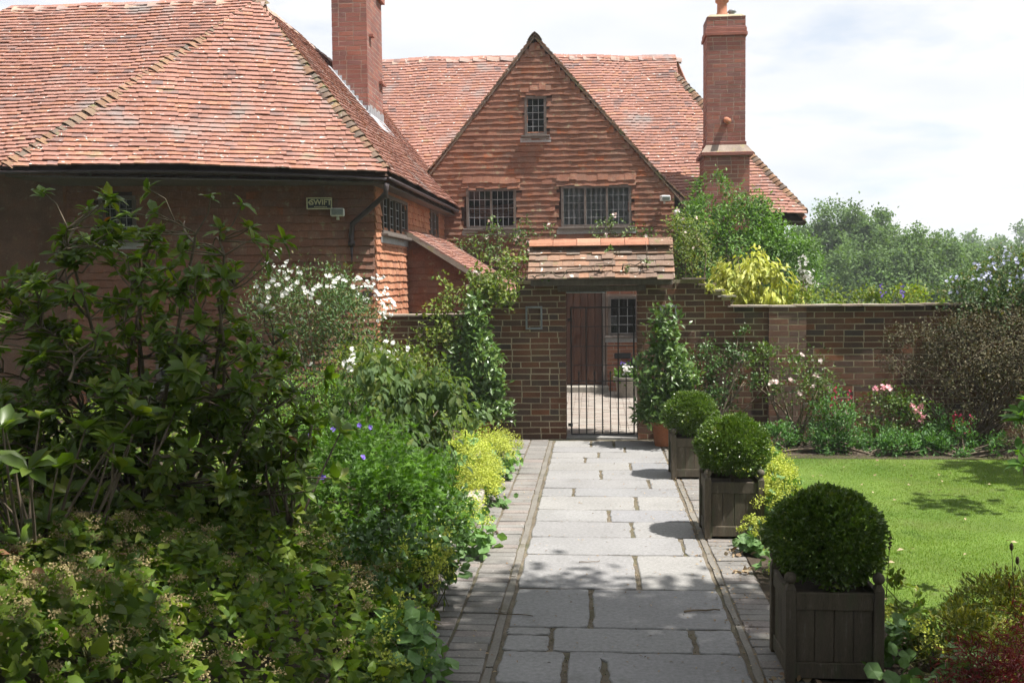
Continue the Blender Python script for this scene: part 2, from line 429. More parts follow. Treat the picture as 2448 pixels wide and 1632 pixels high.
L_['hedge'] = leaf('bright box leaf', [(0.096, 0.204, 0.024), (0.132, 0.264, 0.030), (0.072, 0.156, 0.024)], trans=0.32, rough=0.45)
L_['cistus'] = leaf('cistus leaf', [(0.072, 0.132, 0.048), (0.096, 0.168, 0.060), (0.060, 0.108, 0.036), (0.192, 0.180, 0.060)], trans=0.3, rough=0.55)
L_['petal_w'] = leaf('white petal', [(0.80, 0.80, 0.78), (0.72, 0.72, 0.68)], trans=0.3, rough=0.7, spec=0.1, warm=(1, 1, 1))
L_['petal_p'] = leaf('pink petal', [(0.75, 0.38, 0.44), (0.80, 0.50, 0.52), (0.70, 0.30, 0.40)], trans=0.3, rough=0.7, spec=0.1, warm=(1, 0.9, 0.9))
L_['petal_pale'] = leaf('pale pink petal', [(0.80, 0.62, 0.60), (0.78, 0.70, 0.66)], trans=0.3, rough=0.7, spec=0.1, warm=(1, 0.95, 0.9))
L_['petal_r'] = leaf('crimson petal', [(0.55, 0.03, 0.09), (0.62, 0.06, 0.16), (0.45, 0.02, 0.10)], trans=0.3, rough=0.6, spec=0.2, warm=(1.1, 0.7, 0.7))
L_['petal_v'] = leaf('violet petal', [(0.22, 0.15, 0.60), (0.28, 0.20, 0.66), (0.17, 0.11, 0.50)], trans=0.3, rough=0.6, spec=0.2, warm=(1, 0.9, 1.1))
L_['petal_b'] = leaf('pale blue petal', [(0.52, 0.55, 0.75), (0.62, 0.64, 0.80), (0.40, 0.42, 0.68)], trans=0.3, rough=0.6, spec=0.2, warm=(1, 1, 1))
L_['petal_y'] = leaf('yellow petal', [(0.75, 0.55, 0.05)], trans=0.3, rough=0.6, spec=0.2, warm=(1, 1, 0.6))
L_['maple'] = leaf('red maple leaf', [(0.11, 0.012, 0.015), (0.16, 0.02, 0.02), (0.07, 0.012, 0.015), (0.20, 0.035, 0.03)], trans=0.3, rough=0.5, warm=(1.4, 0.8, 0.7))
L_['yew'] = leaf('yellow green conifer tip', [(0.20, 0.21, 0.02), (0.27, 0.26, 0.025), (0.12, 0.15, 0.02), (0.07, 0.10, 0.018)], trans=0.3, rough=0.55)
L_['grass'] = leaf('grass blade', [(0.100, 0.193, 0.011), (0.137, 0.231, 0.017), (0.187, 0.254, 0.037), (0.086, 0.174, 0.009)], trans=0.35, rough=0.55, spec=0.3, patch=0.55, blend=[((0.20, 0.215, 0.085), 1.1, 0.50, 0.72), ((0.055, 0.12, 0.02), 2.3, 0.58, 0.75)])
L_['border'] = leaf('border leaf', [(0.075, 0.195, 0.045), (0.120, 0.255, 0.060), (0.060, 0.150, 0.045), (0.150, 0.270, 0.090)], trans=0.35, rough=0.5)
L_['seed'] = leaf('seed head', [(0.06, 0.045, 0.03)], trans=0.05, rough=0.8, spec=0.1)

# ------------------------------------------------------------------ leaf templates  (side, along, normal)
def _tmpl(v, t):
    return np.array(v, float), np.array(t, int)


T_OVAL = _tmpl([(0, 0, 0), (0, .34, .035), (0, .7, .03), (0, 1, -.06), (-.40, .26, .0 + .10), (-.46, .62, .09), (.40, .26, .10), (.46, .62, .09)],
               [(0, 1, 4), (1, 5, 4), (1, 2, 5), (2, 3, 5), (0, 6, 1), (1, 6, 7), (1, 7, 2), (2, 7, 3)])
T_KITE = _tmpl([(0, 0, 0), (0, .5, .05), (0, 1, -.04), (-.5, .45, .13), (.5, .45, .13)], [(0, 1, 3), (1, 2, 3), (0, 4, 1), (1, 4, 2)])
T_DIA = _tmpl([(0, 0, 0), (-.5, .5, .1), (0, 1, 0), (.5, .5, .1)], [(0, 3, 1), (1, 3, 2)])
_a = np.linspace(-2.45, 2.45, 15)
_r = np.where(np.arange(15) % 2 == 1, 0.36, np.array([.36, .36, .42, .42, .5, .5, .56, .56, .5, .5, .42, .42, .36, .36, .36]))
_r = np.where(np.arange(15) % 2 == 1, _r, _r)
_lob = np.array([.30, .20, .42, .20, .50, .24, .34, .58, .34, .24, .50, .20, .42, .20, .30])
T_PALM = _tmpl([(0, .35, 0)] + [(_lob[i] * math.sin(_a[i]), .35 + _lob[i] * math.cos(_a[i]), .05 * (i % 2)) for i in range(15)],
               [(0, i + 1, i + 2) for i in range(14)])
_b = np.linspace(0, 2 * math.pi, 13)[:-1]
_rr = np.where(np.arange(12) % 2 == 0, .5, .44)
T_ROUND = _tmpl([(0, .5, -.05)] + [(_rr[i] * math.sin(_b[i]), .5 - _rr[i] * math.cos(_b[i]), .06 * math.cos(3 * _b[i])) for i in range(12)],
                [(0, i + 1, (i + 1) % 12 + 1) for i in range(12)])
T_HEART = _tmpl([(0, .08, 0), (0, .5, .04), (0, 1.05, -.1), (-.30, -.04, .06), (-.52, .25, .10), (-.40, .62, .06), (.30, -.04, .06), (.52, .25, .10), (.40, .62, .06)],
                [(0, 4, 3), (0, 1, 4), (1, 5, 4), (1, 2, 5), (0, 6, 7), (0, 7, 1), (1, 7, 8), (1, 8, 2)])
_c = np.linspace(0, 2 * math.pi, 11)[:-1]
_cr = np.where(np.arange(10) % 2 == 0, .5, .33)
T_FLOWER = _tmpl([(0, .5, -.12)] + [(_cr[i] * math.sin(_c[i]), .5 - _cr[i] * math.cos(_c[i]), .04) for i in range(10)],
                 [(0, i + 1, (i + 1) % 10 + 1) for i in range(10)])


def rvec(n):
    return unit(rng.normal(size=(n, 3)))


def ortho(nrm, d):
    """make d unit, nrm perpendicular to it"""
    d = unit(d)
    nrm = nrm - (nrm * d).sum(1, keepdims=True) * d
    return unit(nrm), d


FX = 2448.0
_f, _r_, _u = np.array(fw), np.array(rt2), np.array(up2)


def seen(P):
    """(depth, inside frame) of points, used only to pick which repeats become objects of their own"""
    v = P - np.array([0, 0, EYE])
    w = v @ _f
    x = (v @ _r_) / np.maximum(w, .01); y = (v @ _u) / np.maximum(w, .01)
    return w, (w > .3) & (abs(x) < .5) & (abs(y) < .3334)


def leaves(name, P, d, nrm, L, W, mat, parent, tmpl=T_KITE, single=0, single_name='leaf', kind='stuff', smooth=False):
    P = np.asarray(P, float); n = len(P)
    nrm, d = ortho(nrm, d)
    side = np.cross(d, nrm)
    L = np.broadcast_to(np.asarray(L, float), (n,)); W = np.broadcast_to(np.asarray(W, float), (n,))
    tv, tt = tmpl
    pick = np.zeros(n, bool)
    if single:
        w, ins = seen(P)
        score = np.where(ins, L / np.maximum(w, .2), 0)
        idx = np.argsort(-score)[:single]
        idx = idx[score[idx] > 0]
        pick[idx] = True
        me = tri_mesh(single_name, tv, tt, True)
        me.materials.append(mat)
        for i in idx:
            o = bpy.data.objects.new(single_name, me)
            col.objects.link(o)
            attach(o, parent)
            m = np.eye(4)
            m[:3, 0] = side[i] * W[i]; m[:3, 1] = d[i] * L[i]; m[:3, 2] = nrm[i] * L[i]; m[:3, 3] = P[i]
            o.matrix_basis = Matrix(m.tolist())
    k = ~pick
    if k.sum() == 0: return None
    V = (P[k][:, None, :] + side[k][:, None, :] * (W[k][:, None, None] * tv[None, :, 0:1]) + d[k][:, None, :] * (L[k][:, None, None] * tv[None, :, 1:2])
         + nrm[k][:, None, :] * (L[k][:, None, None] * tv[None, :, 2:3]))
    T = tt[None] + (np.arange(k.sum()) * len(tv))[:, None, None]
    me = tri_mesh(name, V, T, smooth)
    return link_mesh(name, me, mat, parent, kind)


def lump_points(lumps, n, shell=0.45, clump=26, spread=0.16, rough=0.16, low=-0.75):
    """clumpy points through the outer part of a set of ellipsoids; returns points and outward directions"""
    lumps = np.asarray(lumps, float)
    area = (lumps[:, 3] * lumps[:, 4] + lumps[:, 4] * lumps[:, 5] + lumps[:, 3] * lumps[:, 5])
    m = max(4, n // clump)
    which = rng.choice(len(lumps), m, p=area / area.sum())
    dr = rvec(m)
    bad = dr[:, 2] < low
    dr[bad, 2] *= -1
    rad = 1 - shell * rng.random(m) ** 1.6 + rough * rng.normal(size=m) * 0.5
    c = lumps[which, :3] + dr * lumps[which, 3:] * rad[:, None]
    sz = lumps[which, 3:].mean(1)
    j = rng.integers(0, m, n)
    P = c[j] + rng.normal(size=(n, 3)) * (spread * sz[j])[:, None]
    out = unit((P - lumps[which[j], :3]) / lumps[which[j], 3:])
    return P, out


def foliage(name, lumps, n, L, ratio, mat, parent, out=0.5, upw=0.25, rnd=0.8, nup=0.7, tmpl=T_KITE, single=0, single_name='leaf', **kw):
    P, o = lump_points(lumps, n, **kw)
    d = o * out + rvec(n) * rnd + np.array([0, 0, upw])
    nr = o * 0.6 + np.array([0, 0, nup]) + rvec(n) * 0.55
    Ls = L * rng.uniform(0.65, 1.25, n)
    return leaves(name, P, d, nr, Ls, Ls * ratio, mat, parent, tmpl, single, single_name)


def stems(name, base, tips, mat, parent, r0=0.018, r1=0.005, bow=0.15, k=5):
    mb = MB()
    base = np.asarray(base, float)
    for t in tips:
        t = np.asarray(t, float)
        b = base + np.array([rng.normal() * .06, rng.normal() * .06, 0])
        mid = (b + t) / 2 + rng.normal(size=3) * bow * np.linalg.norm(t - b) * .5
        ts = np.linspace(0, 1, 6)[:, None]
        pts = (1 - ts) ** 2 * b + 2 * ts * (1 - ts) * mid + ts ** 2 * t
        mb.tube(pts, np.linspace(r0, r1, 6), k)
    return mb.build(name, mat, parent, smooth=True)


def shrub(name, label, cat, base, lumps, n, L, ratio, mat, stem=True, group=None, **kw):
    root = thing(name, label, cat, base, group)
    foliage('foliage', lumps, n, L, ratio, mat, root, **kw)
    if stem:
        tips = [np.array(l[:3]) + rvec(1)[0] * np.array(l[3:]) * .6 for l in lumps for _ in range(3)]
        stems('branch', base, tips, M['twig'], root)
    return root


def blossoms(name, P, nrm, size, mat, parent, petals=3):
    """flower heads: each a few cupped five-petal discs"""
    P = np.repeat(np.asarray(P, float), petals, 0); n = len(P)
    nr = np.repeat(np.asarray(nrm, float), petals, 0) + rvec(n) * .55
    d = np.cross(nr, rvec(n))
    sz = np.asarray(size) * rng.uniform(.7, 1.2, n)
    nr, d = ortho(nr, d)
    P = P - d * sz[:, None] * .5 + rng.normal(size=(n, 3)) * (np.asarray(size) * .22)
    return leaves(name, P, d, nr, sz, sz, mat, parent, T_FLOWER)


# ------------------------------------------------------------------ pieces: tiles and bricks
def tile_variants(w, l, th=0.010, camber=0.0012, k=8):
    vs_ = []
    for _ in range(k):
        x = np.array([-.5, 0, .5]) * w * rng.uniform(.988, .999)
        e = rng.normal(size=3) * .0028
        top = np.array([[x[i], e[i], th + (camber if i == 1 else rng.normal() * .0012)] for i in range(3)]
                       + [[x[i], l, th + (camber if i == 1 else 0)] for i in range(3)])
        bot = top - np.array([0, 0, th])
        vs_.append(np.concatenate([top, bot]))
    faces = [(0, 1, 4, 3), (1, 2, 5, 4), (6, 7, 1, 0), (7, 8, 2, 1), (6, 0, 3, 9), (8, 11, 5, 2)]
    tr_ = []
    for f in faces: tr_ += [(f[0], f[1], f[2]), (f[0], f[2], f[3])]
    return np.array(vs_), np.array(tr_)


def brick_variants(L, h, dep=0.05, k=8):
    vs_ = []
    for _ in range(k):
        s = np.array([[-1, 0, -1], [1, 0, -1], [1, 0, 1], [-1, 0, 1]], float)
        fr_ = s * np.array([L / 2 - .0025, 0, h / 2 - .002]) + rng.normal(size=(4, 3)) * np.array([.0028, .0003, .0022])
        md = s * np.array([L / 2, 0, h / 2]) + np.array([0, .002, 0]) + rng.normal(size=(4, 3)) * .0015
        bk = s * np.array([L / 2, 0, h / 2]) + np.array([0, dep, 0])
        vs_.append(np.concatenate([fr_, md, bk]))
    F = [(0, 1, 2, 3)] + [(i + 4, (i + 1) % 4 + 4, (i + 1) % 4, i) for i in range(4)] + [(i + 8, (i + 1) % 4 + 8, (i + 1) % 4 + 4, i + 4) for i in range(4)]
    tr_ = []
    for f in F: tr_ += [(f[0], f[1], f[2]), (f[0], f[2], f[3])]
    return np.array(vs_), np.array(tr_)


def place(name, variants, Ms, mat, parent, limit=300, rest_name=None):
    """pieces at 4x4 matrices: the `limit` that show largest as objects of their own, the others joined"""
    vv, tt = variants
    Ms = np.asarray(Ms, float)
    if len(Ms) == 0: return
    w, ins = seen(Ms[:, :3, 3])
    score = np.where(ins, 1e3 - w, -w)
    order = np.argsort(-score)
    one = order[:limit]; rest = order[limit:]
    mes = []
    for v in vv:
        me = tri_mesh(name, v, tt); me.materials.append(mat); mes.append(me)
    for i in one:
        o = bpy.data.objects.new(name, mes[rng.integers(len(mes))])
        col.objects.link(o); attach(o, parent)
        o.matrix_basis = Matrix(Ms[i].tolist())
    if len(rest):
        pick = vv[rng.integers(0, len(vv), len(rest))]
        A = Ms[rest]
        V = np.einsum('nij,nkj->nki', A[:, :3, :3], pick) + A[:, None, :3, 3]
        T = tt[None] + (np.arange(len(rest)) * vv.shape[1])[:, None, None]
        link_mesh(rest_name or name, tri_mesh(name, V, T), mat, parent, 'stuff')


def spans(poly, v):
    """u-intervals of a polygon at height v"""
    xs = []
    m = len(poly)
    for i in range(m):
        (u0, v0), (u1, v1) = poly[i], poly[(i + 1) % m]
        if (v0 <= v < v1) or (v1 <= v < v0):
            xs.append(u0 + (v - v0) / (v1 - v0) * (u1 - u0))
    xs.sort()
    return list(zip(xs[::2], xs[1::2]))


def tile_field(O, e, s, poly, w, gauge, holes=(), warp=None, wav=0.010, lift=0.017, jit=1.0, nrm=None, phase=0.0):
    O = np.asarray(O, float); e = unit(e); s = unit(s)
    n = np.cross(e, s) if nrm is None else unit(nrm)
    Ms = []
    vmax = max(p[1] for p in poly); vmin = min(p[1] for p in poly)
    ph = rng.uniform(0, 6.28, 6)
    row = 0
    v = vmin
    while v < vmax - gauge * .25:
        for (a, b) in spans(poly, min(v + gauge * .4, vmax - 1e-4)):
            if b - a < .03: continue
            off = (row % 2) * .5 * w + rng.uniform(0, .4) * w
            u = a - off
            while u < b - .012:
                wi = w * rng.uniform(.76, 1.24)
                u0, u1 = max(u, a), min(u + wi, b)
                u += wi
                if u1 - u0 < .02: continue
                uc = (u0 + u1) / 2
                if any(h[0] < uc < h[1] and h[2] < v + gauge * .5 < h[3] for h in holes): continue
                wave = wav * (math.sin(uc * 2.1 + ph[0]) * math.sin(v * 1.3 + ph[1]) + .6 * math.sin(uc * 5.3 + ph[2] + v) + .5 * math.sin(uc * .9 + ph[3]))
                h0 = warp(uc, v) if warp else 0.0
                h1 = warp(uc, v + gauge) if warp else 0.0
                tilt = math.atan2(h1 - h0 - lift, gauge) + rng.normal() * .007 * jit
                ro = rng.normal() * .010 * jit
                y_ = s * math.cos(tilt) + n * math.sin(tilt)
                x_ = e * math.cos(ro) + y_ * math.sin(ro)
                x_ = unit(x_); z_ = unit(np.cross(x_, y_)); y_ = np.cross(z_, x_)
                if np.dot(z_, n) < 0: z_ = -z_
                p = O + e * uc + s * (v + rng.normal() * .004 * jit + wave * .35) + n * (h0 + lift + wave + abs(rng.normal()) * .0025 * jit)
                m = np.eye(4)
                m[:3, 0] = x_ * ((u1 - u0) / w); m[:3, 1] = y_; m[:3, 2] = z_; m[:3, 3] = p
                Ms.append(m)
        v += gauge
        row += 1
    return Ms


def brick_field(O, e, n, poly, L=0.225, h=0.0625, gap=0.0130, holes=(), headers=0.12, sag=0.004):
    """bricks on an upright plane: e along, z up, n outward"""
    O = np.asarray(O, float); e = unit(e); n = unit(n)
    out_l, out_s = [], []
    H = h + gap
    vmax = max(p[1] for p in poly); row = 0; v = min(p[1] for p in poly)
    while v + h < vmax + .02:
        cuts = spans(poly, min(v + h * .5, vmax - 1e-3))
        segs = []
        for a, b in cuts:
            cur = [(a, b)]
            for (h0, h1, g0, g1) in holes:
                if g0 < v + h * .5 < g1:
                    nx = []
                    for (p, q) in cur:
                        if h1 <= p or h0 >= q: nx.append((p, q)); continue
                        if h0 > p: nx.append((p, h0))
                        if h1 < q: nx.append((h1, q))
                    cur = nx
            segs += cur
        for a, b in segs:
            u = a + (0 if row % 2 else -(L + gap) / 2) + (rng.normal() * .006)
            while u < b - .02:
                head = rng.random() < headers
                l = (.105 if head else L)
                u0, u1 = max(u, a), min(u + l, b)
                u += l + gap
                if u1 - u0 < .03: continue
                uc = (u0 + u1) / 2
                z = v + h / 2 + sag * math.sin(uc * 1.7 + row * .6) + rng.normal() * .0012
                p = O + e * uc + np.array([0, 0, z]) + n * (abs(rng.normal()) * .0010)
                ro = rng.normal() * .006
                x_ = e * math.cos(ro) + np.array([0, 0, math.sin(ro)])
                m = np.eye(4)
                m[:3, 0] = x_ * ((u1 - u0) / L); m[:3, 1] = -n; m[:3, 2] = np.cross(x_, -n)
                if m[2, 2] < 0: m[:3, 2] *= -1
                m[:3, 3] = p
                out_l.append(m)
        v += H
        row += 1
    return out_l


VT_ROOF = tile_variants(.148, .15, th=.017)
VT_HUNG = tile_variants(.158, .15, th=.015)
VT_GATE = tile_variants(.158, .20, th=.018)
VB = brick_variants(.225, .064)


def bonnets(name, A, B, mat, parent, n, wdt=.20, ln=.19, up_=None, droop=.09):
    """bonnet or ridge tiles from A up to B: arched pieces lapping like scales"""
    A = np.asarray(A, float); B = np.asarray(B, float)
    dirn = unit(B - A)
    upv = unit(np.array([0, 0, 1.0]) - dirn * dirn[2])
    sd = np.cross(dirn, upv)
    th = np.linspace(-1.0, 1.0, 7)
    vs_ = []
    for _ in range(6):
        jt = rng.normal(size=7) * .003
        front = [sd * (wdt / 2) * t + upv * (-droop * abs(t) ** 1.5 + .012 + jt[i]) + dirn * (.012 * abs(t)) for i, t in enumerate(th)]
        back = [sd * (wdt / 2) * t * .8 + upv * (-droop * abs(t) ** 1.5 - .03) + dirn * ln for t in th]
        under = [f - upv * .016 for f in front]
        vs_.append(np.array(front + back + under))
    tt = []
    for i in range(6):
        tt += [(i, i + 1, i + 8), (i, i + 8, i + 7), (i + 14, i + 15, i + 1), (i + 14, i + 1, i)]
    Ms = []
    for k in range(n):
        m = np.eye(4)
        m[:3, 3] = A + (B - A) * ((k + .3) / n) + upv * (.03 + rng.normal() * .003) + sd * rng.normal() * .005
        Ms.append(m)
    place(name, (np.array(vs_), np.array(tt)), Ms, mat, parent)


# ================================================================== the setting
def sheet(name, pts, z, mat, kind='structure', parent=None):
    mb = MB()
    mb.add([(x, y, z) for x, y in pts], [tuple(range(len(pts)))])
    return mb.build(name, mat, parent, kind)


tag(sheet('ground', [(-600, -300), (600, -300), (600, 1500), (-600, 1500)], -0.06, M['field']))

# path: base, flagstones, kerb strips and brick pavers
path = MB().bb(-1.12, 1.075, -2.0, 12.84, -0.2, -0.010).build('path', M['joint'], None, 'structure')
FLAGS = [(2.0, 2.62, [.15]), (2.62, 3.1, [-.25, .4]), (3.1, 3.7, [.1]), (3.7, 4.3, [.45]), (4.3, 4.98, [-.1]),
         (4.98, 5.43, [-0.17, 0.03]), (5.43, 5.81, [-0.26, 0.53]), (5.81, 6.56, [-0.04]), (6.56, 7.39, [0.27]), (7.39, 7.9, [0.64]), (7.9, 8.42, [0.28]),
         (8.42, 8.86, [0.1]), (8.86, 9.41, [0.35]), (9.41, 9.79, [-0.22]), (9.79, 10.23, [0.51]), (10.23, 10.73, [0.04]), (10.73, 11.16, [0.36]),
         (11.16, 11.48, [-0.13]), (11.48, 11.85, [0.02]), (11.85, 12.23, [0.33]), (12.23, 12.70, [-0.07, 0.21])]


def slab(name, poly, z, th, mat, parent, seg=7, wob=.0042, bev=.008):
    """an uneven stone slab with a worn edge"""
    pts = []
    m = len(poly)
    for i in range(m):
        a, b = np.array(poly[i], float), np.array(poly[(i + 1) % m], float)
        for k in range(seg):
            t = k / seg
            nrm_ = np.array([-(b - a)[1], (b - a)[0]]); nrm_ /= np.linalg.norm(nrm_) + 1e-9
            pts.append(a + (b - a) * t + (nrm_ * rng.normal() * wob if k else nrm_ * wob * 1.5 + (b - a) / np.linalg.norm(b - a) * wob))
    pts = np.array(pts); n = len(pts); c = pts.mean(0)
    inn = c + (pts - c) * (1 - bev / np.maximum(np.linalg.norm(pts - c, axis=1, keepdims=True), .05))
    tz = z + rng.normal(size=2) * .003
    zz = z + (inn - c) @ np.array([rng.normal() * .004, rng.normal() * .004])
    V = np.concatenate([np.c_[inn, zz], np.c_[pts, zz - bev * .7], np.c_[pts, np.full(n, z - th)]])
    F = [tuple(range(n))]
    for r_ in (0, 1):
        for i in range(n):
            j = (i + 1) % n
            F.append((r_ * n + j, r_ * n + i, (r_ + 1) * n + i, (r_ + 1) * n + j))
    mb = MB(); mb.add(V, F)
    return mb.build(name, mat, parent)


G = .010
for (y0, y1, cuts) in FLAGS:
    xs = [-.525] + cuts + [.775]
    for i in range(len(xs) - 1):
        a, b = xs[i] + (.014 if i else .01), xs[i + 1] - (.014 if i < len(xs) - 2 else .01)
        g0, g1 = y0 + G, y1 - G
        if (y0, i) == (5.43, 0):
            slab('flagstone', [(a, g0), (b, g0), (b, g1 - .13), (a, g1 - .13)], 0, .05, M['flag'], path)
            slab('flagstone', [(a, g1 - .11), (b, g1 - .11), (b, g1), (a, g1)], 0, .05, M['flag'], path)
        elif (y0, i) == (4.98, 2):
            slab('flagstone', [(a + .02, g0), (b, g0), (b, g1), (a - .10, g1), (a, g1 - .13)], 0, .05, M['flag'], path)
        else:
            slab('flagstone', [(a, g0), (b, g0), (b, g1), (a, g1)], 0, .05, M['flag'], path)
for (xa, xb) in ((-.585, -.54), (.79, .83)):
    y = 2.0
    while y < 12.7:
        l = min(rng.uniform(.7, 1.1), 12.7 - y)
        slab('kerb_strip', [(xa, y), (xb, y), (xb, y + l - .012), (xa, y + l - .012)], -.001 if xa > 0 else .001, .05, M['kerb'], path, seg=4, wob=.003, bev=.005)
        y += l


def paver_variants(lx, ly, k=6):
    vs_ = []
    for _ in range(k):
        s = np.array([[-1, -1, 0], [1, -1, 0], [1, 1, 0], [-1, 1, 0]], float)
        tp = s * np.array([lx / 2 - .005, ly / 2 - .005, 0]) + rng.normal(size=(4, 3)) * np.array([.0015, .0015, .0012])
        md = s * np.array([lx / 2, ly / 2, 0]) - np.array([0, 0, .005])
        bt = s * np.array([lx / 2, ly / 2, 0]) - np.array([0, 0, .04])
        vs_.append(np.concatenate([tp, md, bt]))
    F = [(0, 1, 2, 3)] + [(i + 4, (i + 1) % 4 + 4, (i + 1) % 4, i) for i in range(4)] + [(i + 8, (i + 1) % 4 + 8, (i + 1) % 4 + 4, i + 4) for i in range(4)]
    tr_ = []
    for f in F: tr_ += [(f[0], f[1], f[2]), (f[0], f[2], f[3])]
    return np.array(vs_), np.array(tr_)


Ms = []
for (xa, xb) in ((-.815, -.595), (-1.05, -.83), (.84, 1.06)):
    y = 2.0 + rng.random() * .05
    while y < 12.75:
        l = .100
        m = np.eye(4)
        ro = rng.normal() * .008
        m[:2, :2] = [[math.cos(ro), -math.sin(ro)], [math.sin(ro), math.cos(ro)]]
        m[0, 0] *= (xb - xa - .004) / .22
        m[:3, 3] = ((xa + xb) / 2 + rng.normal() * .002, y + l / 2, rng.normal() * .0022)
        Ms.append(m)
        y += l + .0065
place('brick_paver', paver_variants(.22, .10), Ms, M['paver'], path, 300, 'brick_paver_field')

# moss and grit in the flagstone joints
PJ = []
for (y0, y1, cuts) in FLAGS[4:]:
    for c_ in cuts:
        k = int(90 * (y1 - y0) / .5)
        PJ.append(np.c_[c_ + rng.normal(size=k) * .012, rng.uniform(y0, y1, k)])
    PJ.append(np.c_[rng.uniform(-.5, .78, 26), y0 + rng.normal(size=26) * .006])
    PJ.append(np.c_[.785 + rng.normal(size=40) * .012, rng.uniform(y0, y1, 40)])
    PJ.append(np.c_[-.533 + rng.normal(size=26) * .008, rng.uniform(y0, y1, 26)])
PJ = np.concatenate(PJ)
m = len(PJ)
P = np.c_[PJ, np.full(m, -.006)]
pm = surf('joint grit', [(0.22, 0.15, 0.09), (0.10, 0.12, 0.03), (0.16, 0.11, 0.07), (0.30, 0.22, 0.14), (0.07, 0.09, 0.025)], scale=8, amt=.3, rough=.95, bump=0)
link_o = leaves('joint_grit', P, rvec(m) * np.array([1, 1, .5]) + np.array([0, 0, .3]), np.array([0, 0, 1.0]) + rvec(m) * .6, rng.uniform(.004, .013, m), rng.uniform(.003, .009, m), pm, path, T_KITE)

# courtyard beyond the gate
court = MB().bb(-2.7, 4.5, 13.25, 19.0, -.2, -.018).build('courtyard', M['joint'], None, 'structure')
Ms = []
y = 13.3; row = 0
while y < 18.3:
    x = -1.6 + (row % 2) * .11
    while x < 2.4:
        m = np.eye(4); m[:3, 3] = (x, y, rng.normal() * .002 - .002); Ms.append(m)
        x += .226
    y += .108; row += 1
place('courtyard_paver', paver_variants(.218, .10), Ms, M['court'], court, 300, 'courtyard_paver_field')

# lawn with its blades
LAWN = [(1.30, 6.6), (1.45, 8.0), (1.50, 11.55), (2.4, 11.7), (4.2, 11.62), (9, 11.4), (9, 2.5), (2.6, 2.5), (1.75, 5.6)]
tag(sheet('lawn', LAWN, -.004, M['turf']))


def in_poly(P, poly):
    x, y = P[:, 0], P[:, 1]
    c = np.zeros(len(P), bool)
    n = len(poly)
    for i in range(n):
        x0, y0 = poly[i]; x1, y1 = poly[(i + 1) % n]
        if y0 == y1: continue
        k = ((y0 > y) != (y1 > y)) & (x < (x1 - x0) * (y - y0) / (y1 - y0) + x0)
        c ^= k
    return c


NB = 560000
P = np.c_[rng.uniform(1.25, 6.6, NB), 5.0 + 6.8 * rng.random(NB) ** 1.25, np.full(NB, -.006)]
P = P[in_poly(P, LAWN)]
n = len(P)
az = rng.uniform(0, 6.28, n)
lean = rng.uniform(.2, 1.5, n)
d = np.c_[np.cos(az) * lean, np.sin(az) * lean, np.ones(n)]
hgt = rng.uniform(.008, .021, n) * (1 + .35 * np.sin(P[:, 0] * 2.2) * np.sin(P[:, 1] * 1.4))
sd = np.c_[-np.sin(az), np.cos(az), np.zeros(n)] * rng.uniform(.0014, .0030, n)[:, None]
tip = P + unit(d) * hgt[:, None]
V = np.stack([P - sd, P + sd, tip], 1)
o = link_mesh('lawn_grass', tri_mesh('lawn_grass', V, np.arange(3 * n).reshape(-1, 3)), L_['grass'], None, 'stuff')
tag(o, 'short mown grass blades covering the sunny lawn', 'grass')

# soil of the beds: a mound on the left of the path, a border at the foot of the wall
def mound(X, Y):
    """height of the raised bed on the left"""
    t = np.clip((-0.98 - X) / .55, 0, 1)
    return t * t * (3 - 2 * t) * (.42 + .10 * np.clip((-X - 1.6) / 2, 0, 1))


gx, gy = np.meshgrid(np.linspace(-7.5, -.98, 60), np.linspace(1.0, 11.6, 70))
gz = mound(gx, gy) - .03 + .02 * np.sin(gx * 7) * np.sin(gy * 6)
edge = np.clip((11.6 - gy) / .5, 0, 1); gz = gz * edge - .03 * (1 - edge)
V = np.c_[gx.ravel(), gy.ravel(), gz.ravel()]
F = [(i * 60 + j, i * 60 + j + 1, (i + 1) * 60 + j + 1, (i + 1) * 60 + j) for i in range(69) for j in range(59)]
mb = MB(); mb.add(V, F)
mb.build('flower_bed', M['soil'], None, 'structure', smooth=True)
sheet('border_bed', [(1.06, 11.5), (9, 11.4), (9, 12.85), (1.06, 12.85)], .0, M['soil'])
sheet('path_side_bed', [(1.07, 2.2), (2.6, 2.2), (1.78, 5.6), (1.36, 6.6), (1.52, 8.0), (1.52, 11.5), (1.07, 11.5)], .001, M['soil'])

# ================================================================== the house
from mathutils.geometry import tessellate_polygon


def holed(name, O, e, n, outer, holes, mat, parent):
    """upright wall face with window openings; holes are (u0, u1, z0, z1)"""
    O = np.asarray(O, float); e = unit(e)
    loops = [[Vector((u, z, 0)) for u, z in outer]] + [[Vector(q) for q in ((a, c, 0), (b, c, 0), (b, d_, 0), (a, d_, 0))] for a, b, c, d_ in holes]
    flat = [q for l in loops for q in l]
    tris = tessellate_polygon(loops)
    mb = MB()
    mb.add([O + e * q.x + V3(0, 0, q.y) for q in flat], [tuple(t_) for t_ in tris])
    return mb.build(name, mat, parent)


house = thing('house', 'rambling old tile-hung house with red clay roofs and two brick chimneys', 'house', (-2.75, 15, 0))

A = V3(-4.62, 14.0, 5.86); Lc = V3(-6.6, 11.0, 3.30); Rc = V3(-2.48, 12.25, 3.27); Bk = V3(-8.2, 14.0, 5.86)


def eave_bow(hgt, v0, length, bow):
    return lambda u, v: (hgt + bow * math.sin(math.pi * min(1, max(0, u / length)))) * max(0.0, 1 - v / v0) ** 2


def flare(hgt, v0):
    return lambda u, v: hgt * max(0.0, 1 - v / v0) ** 2


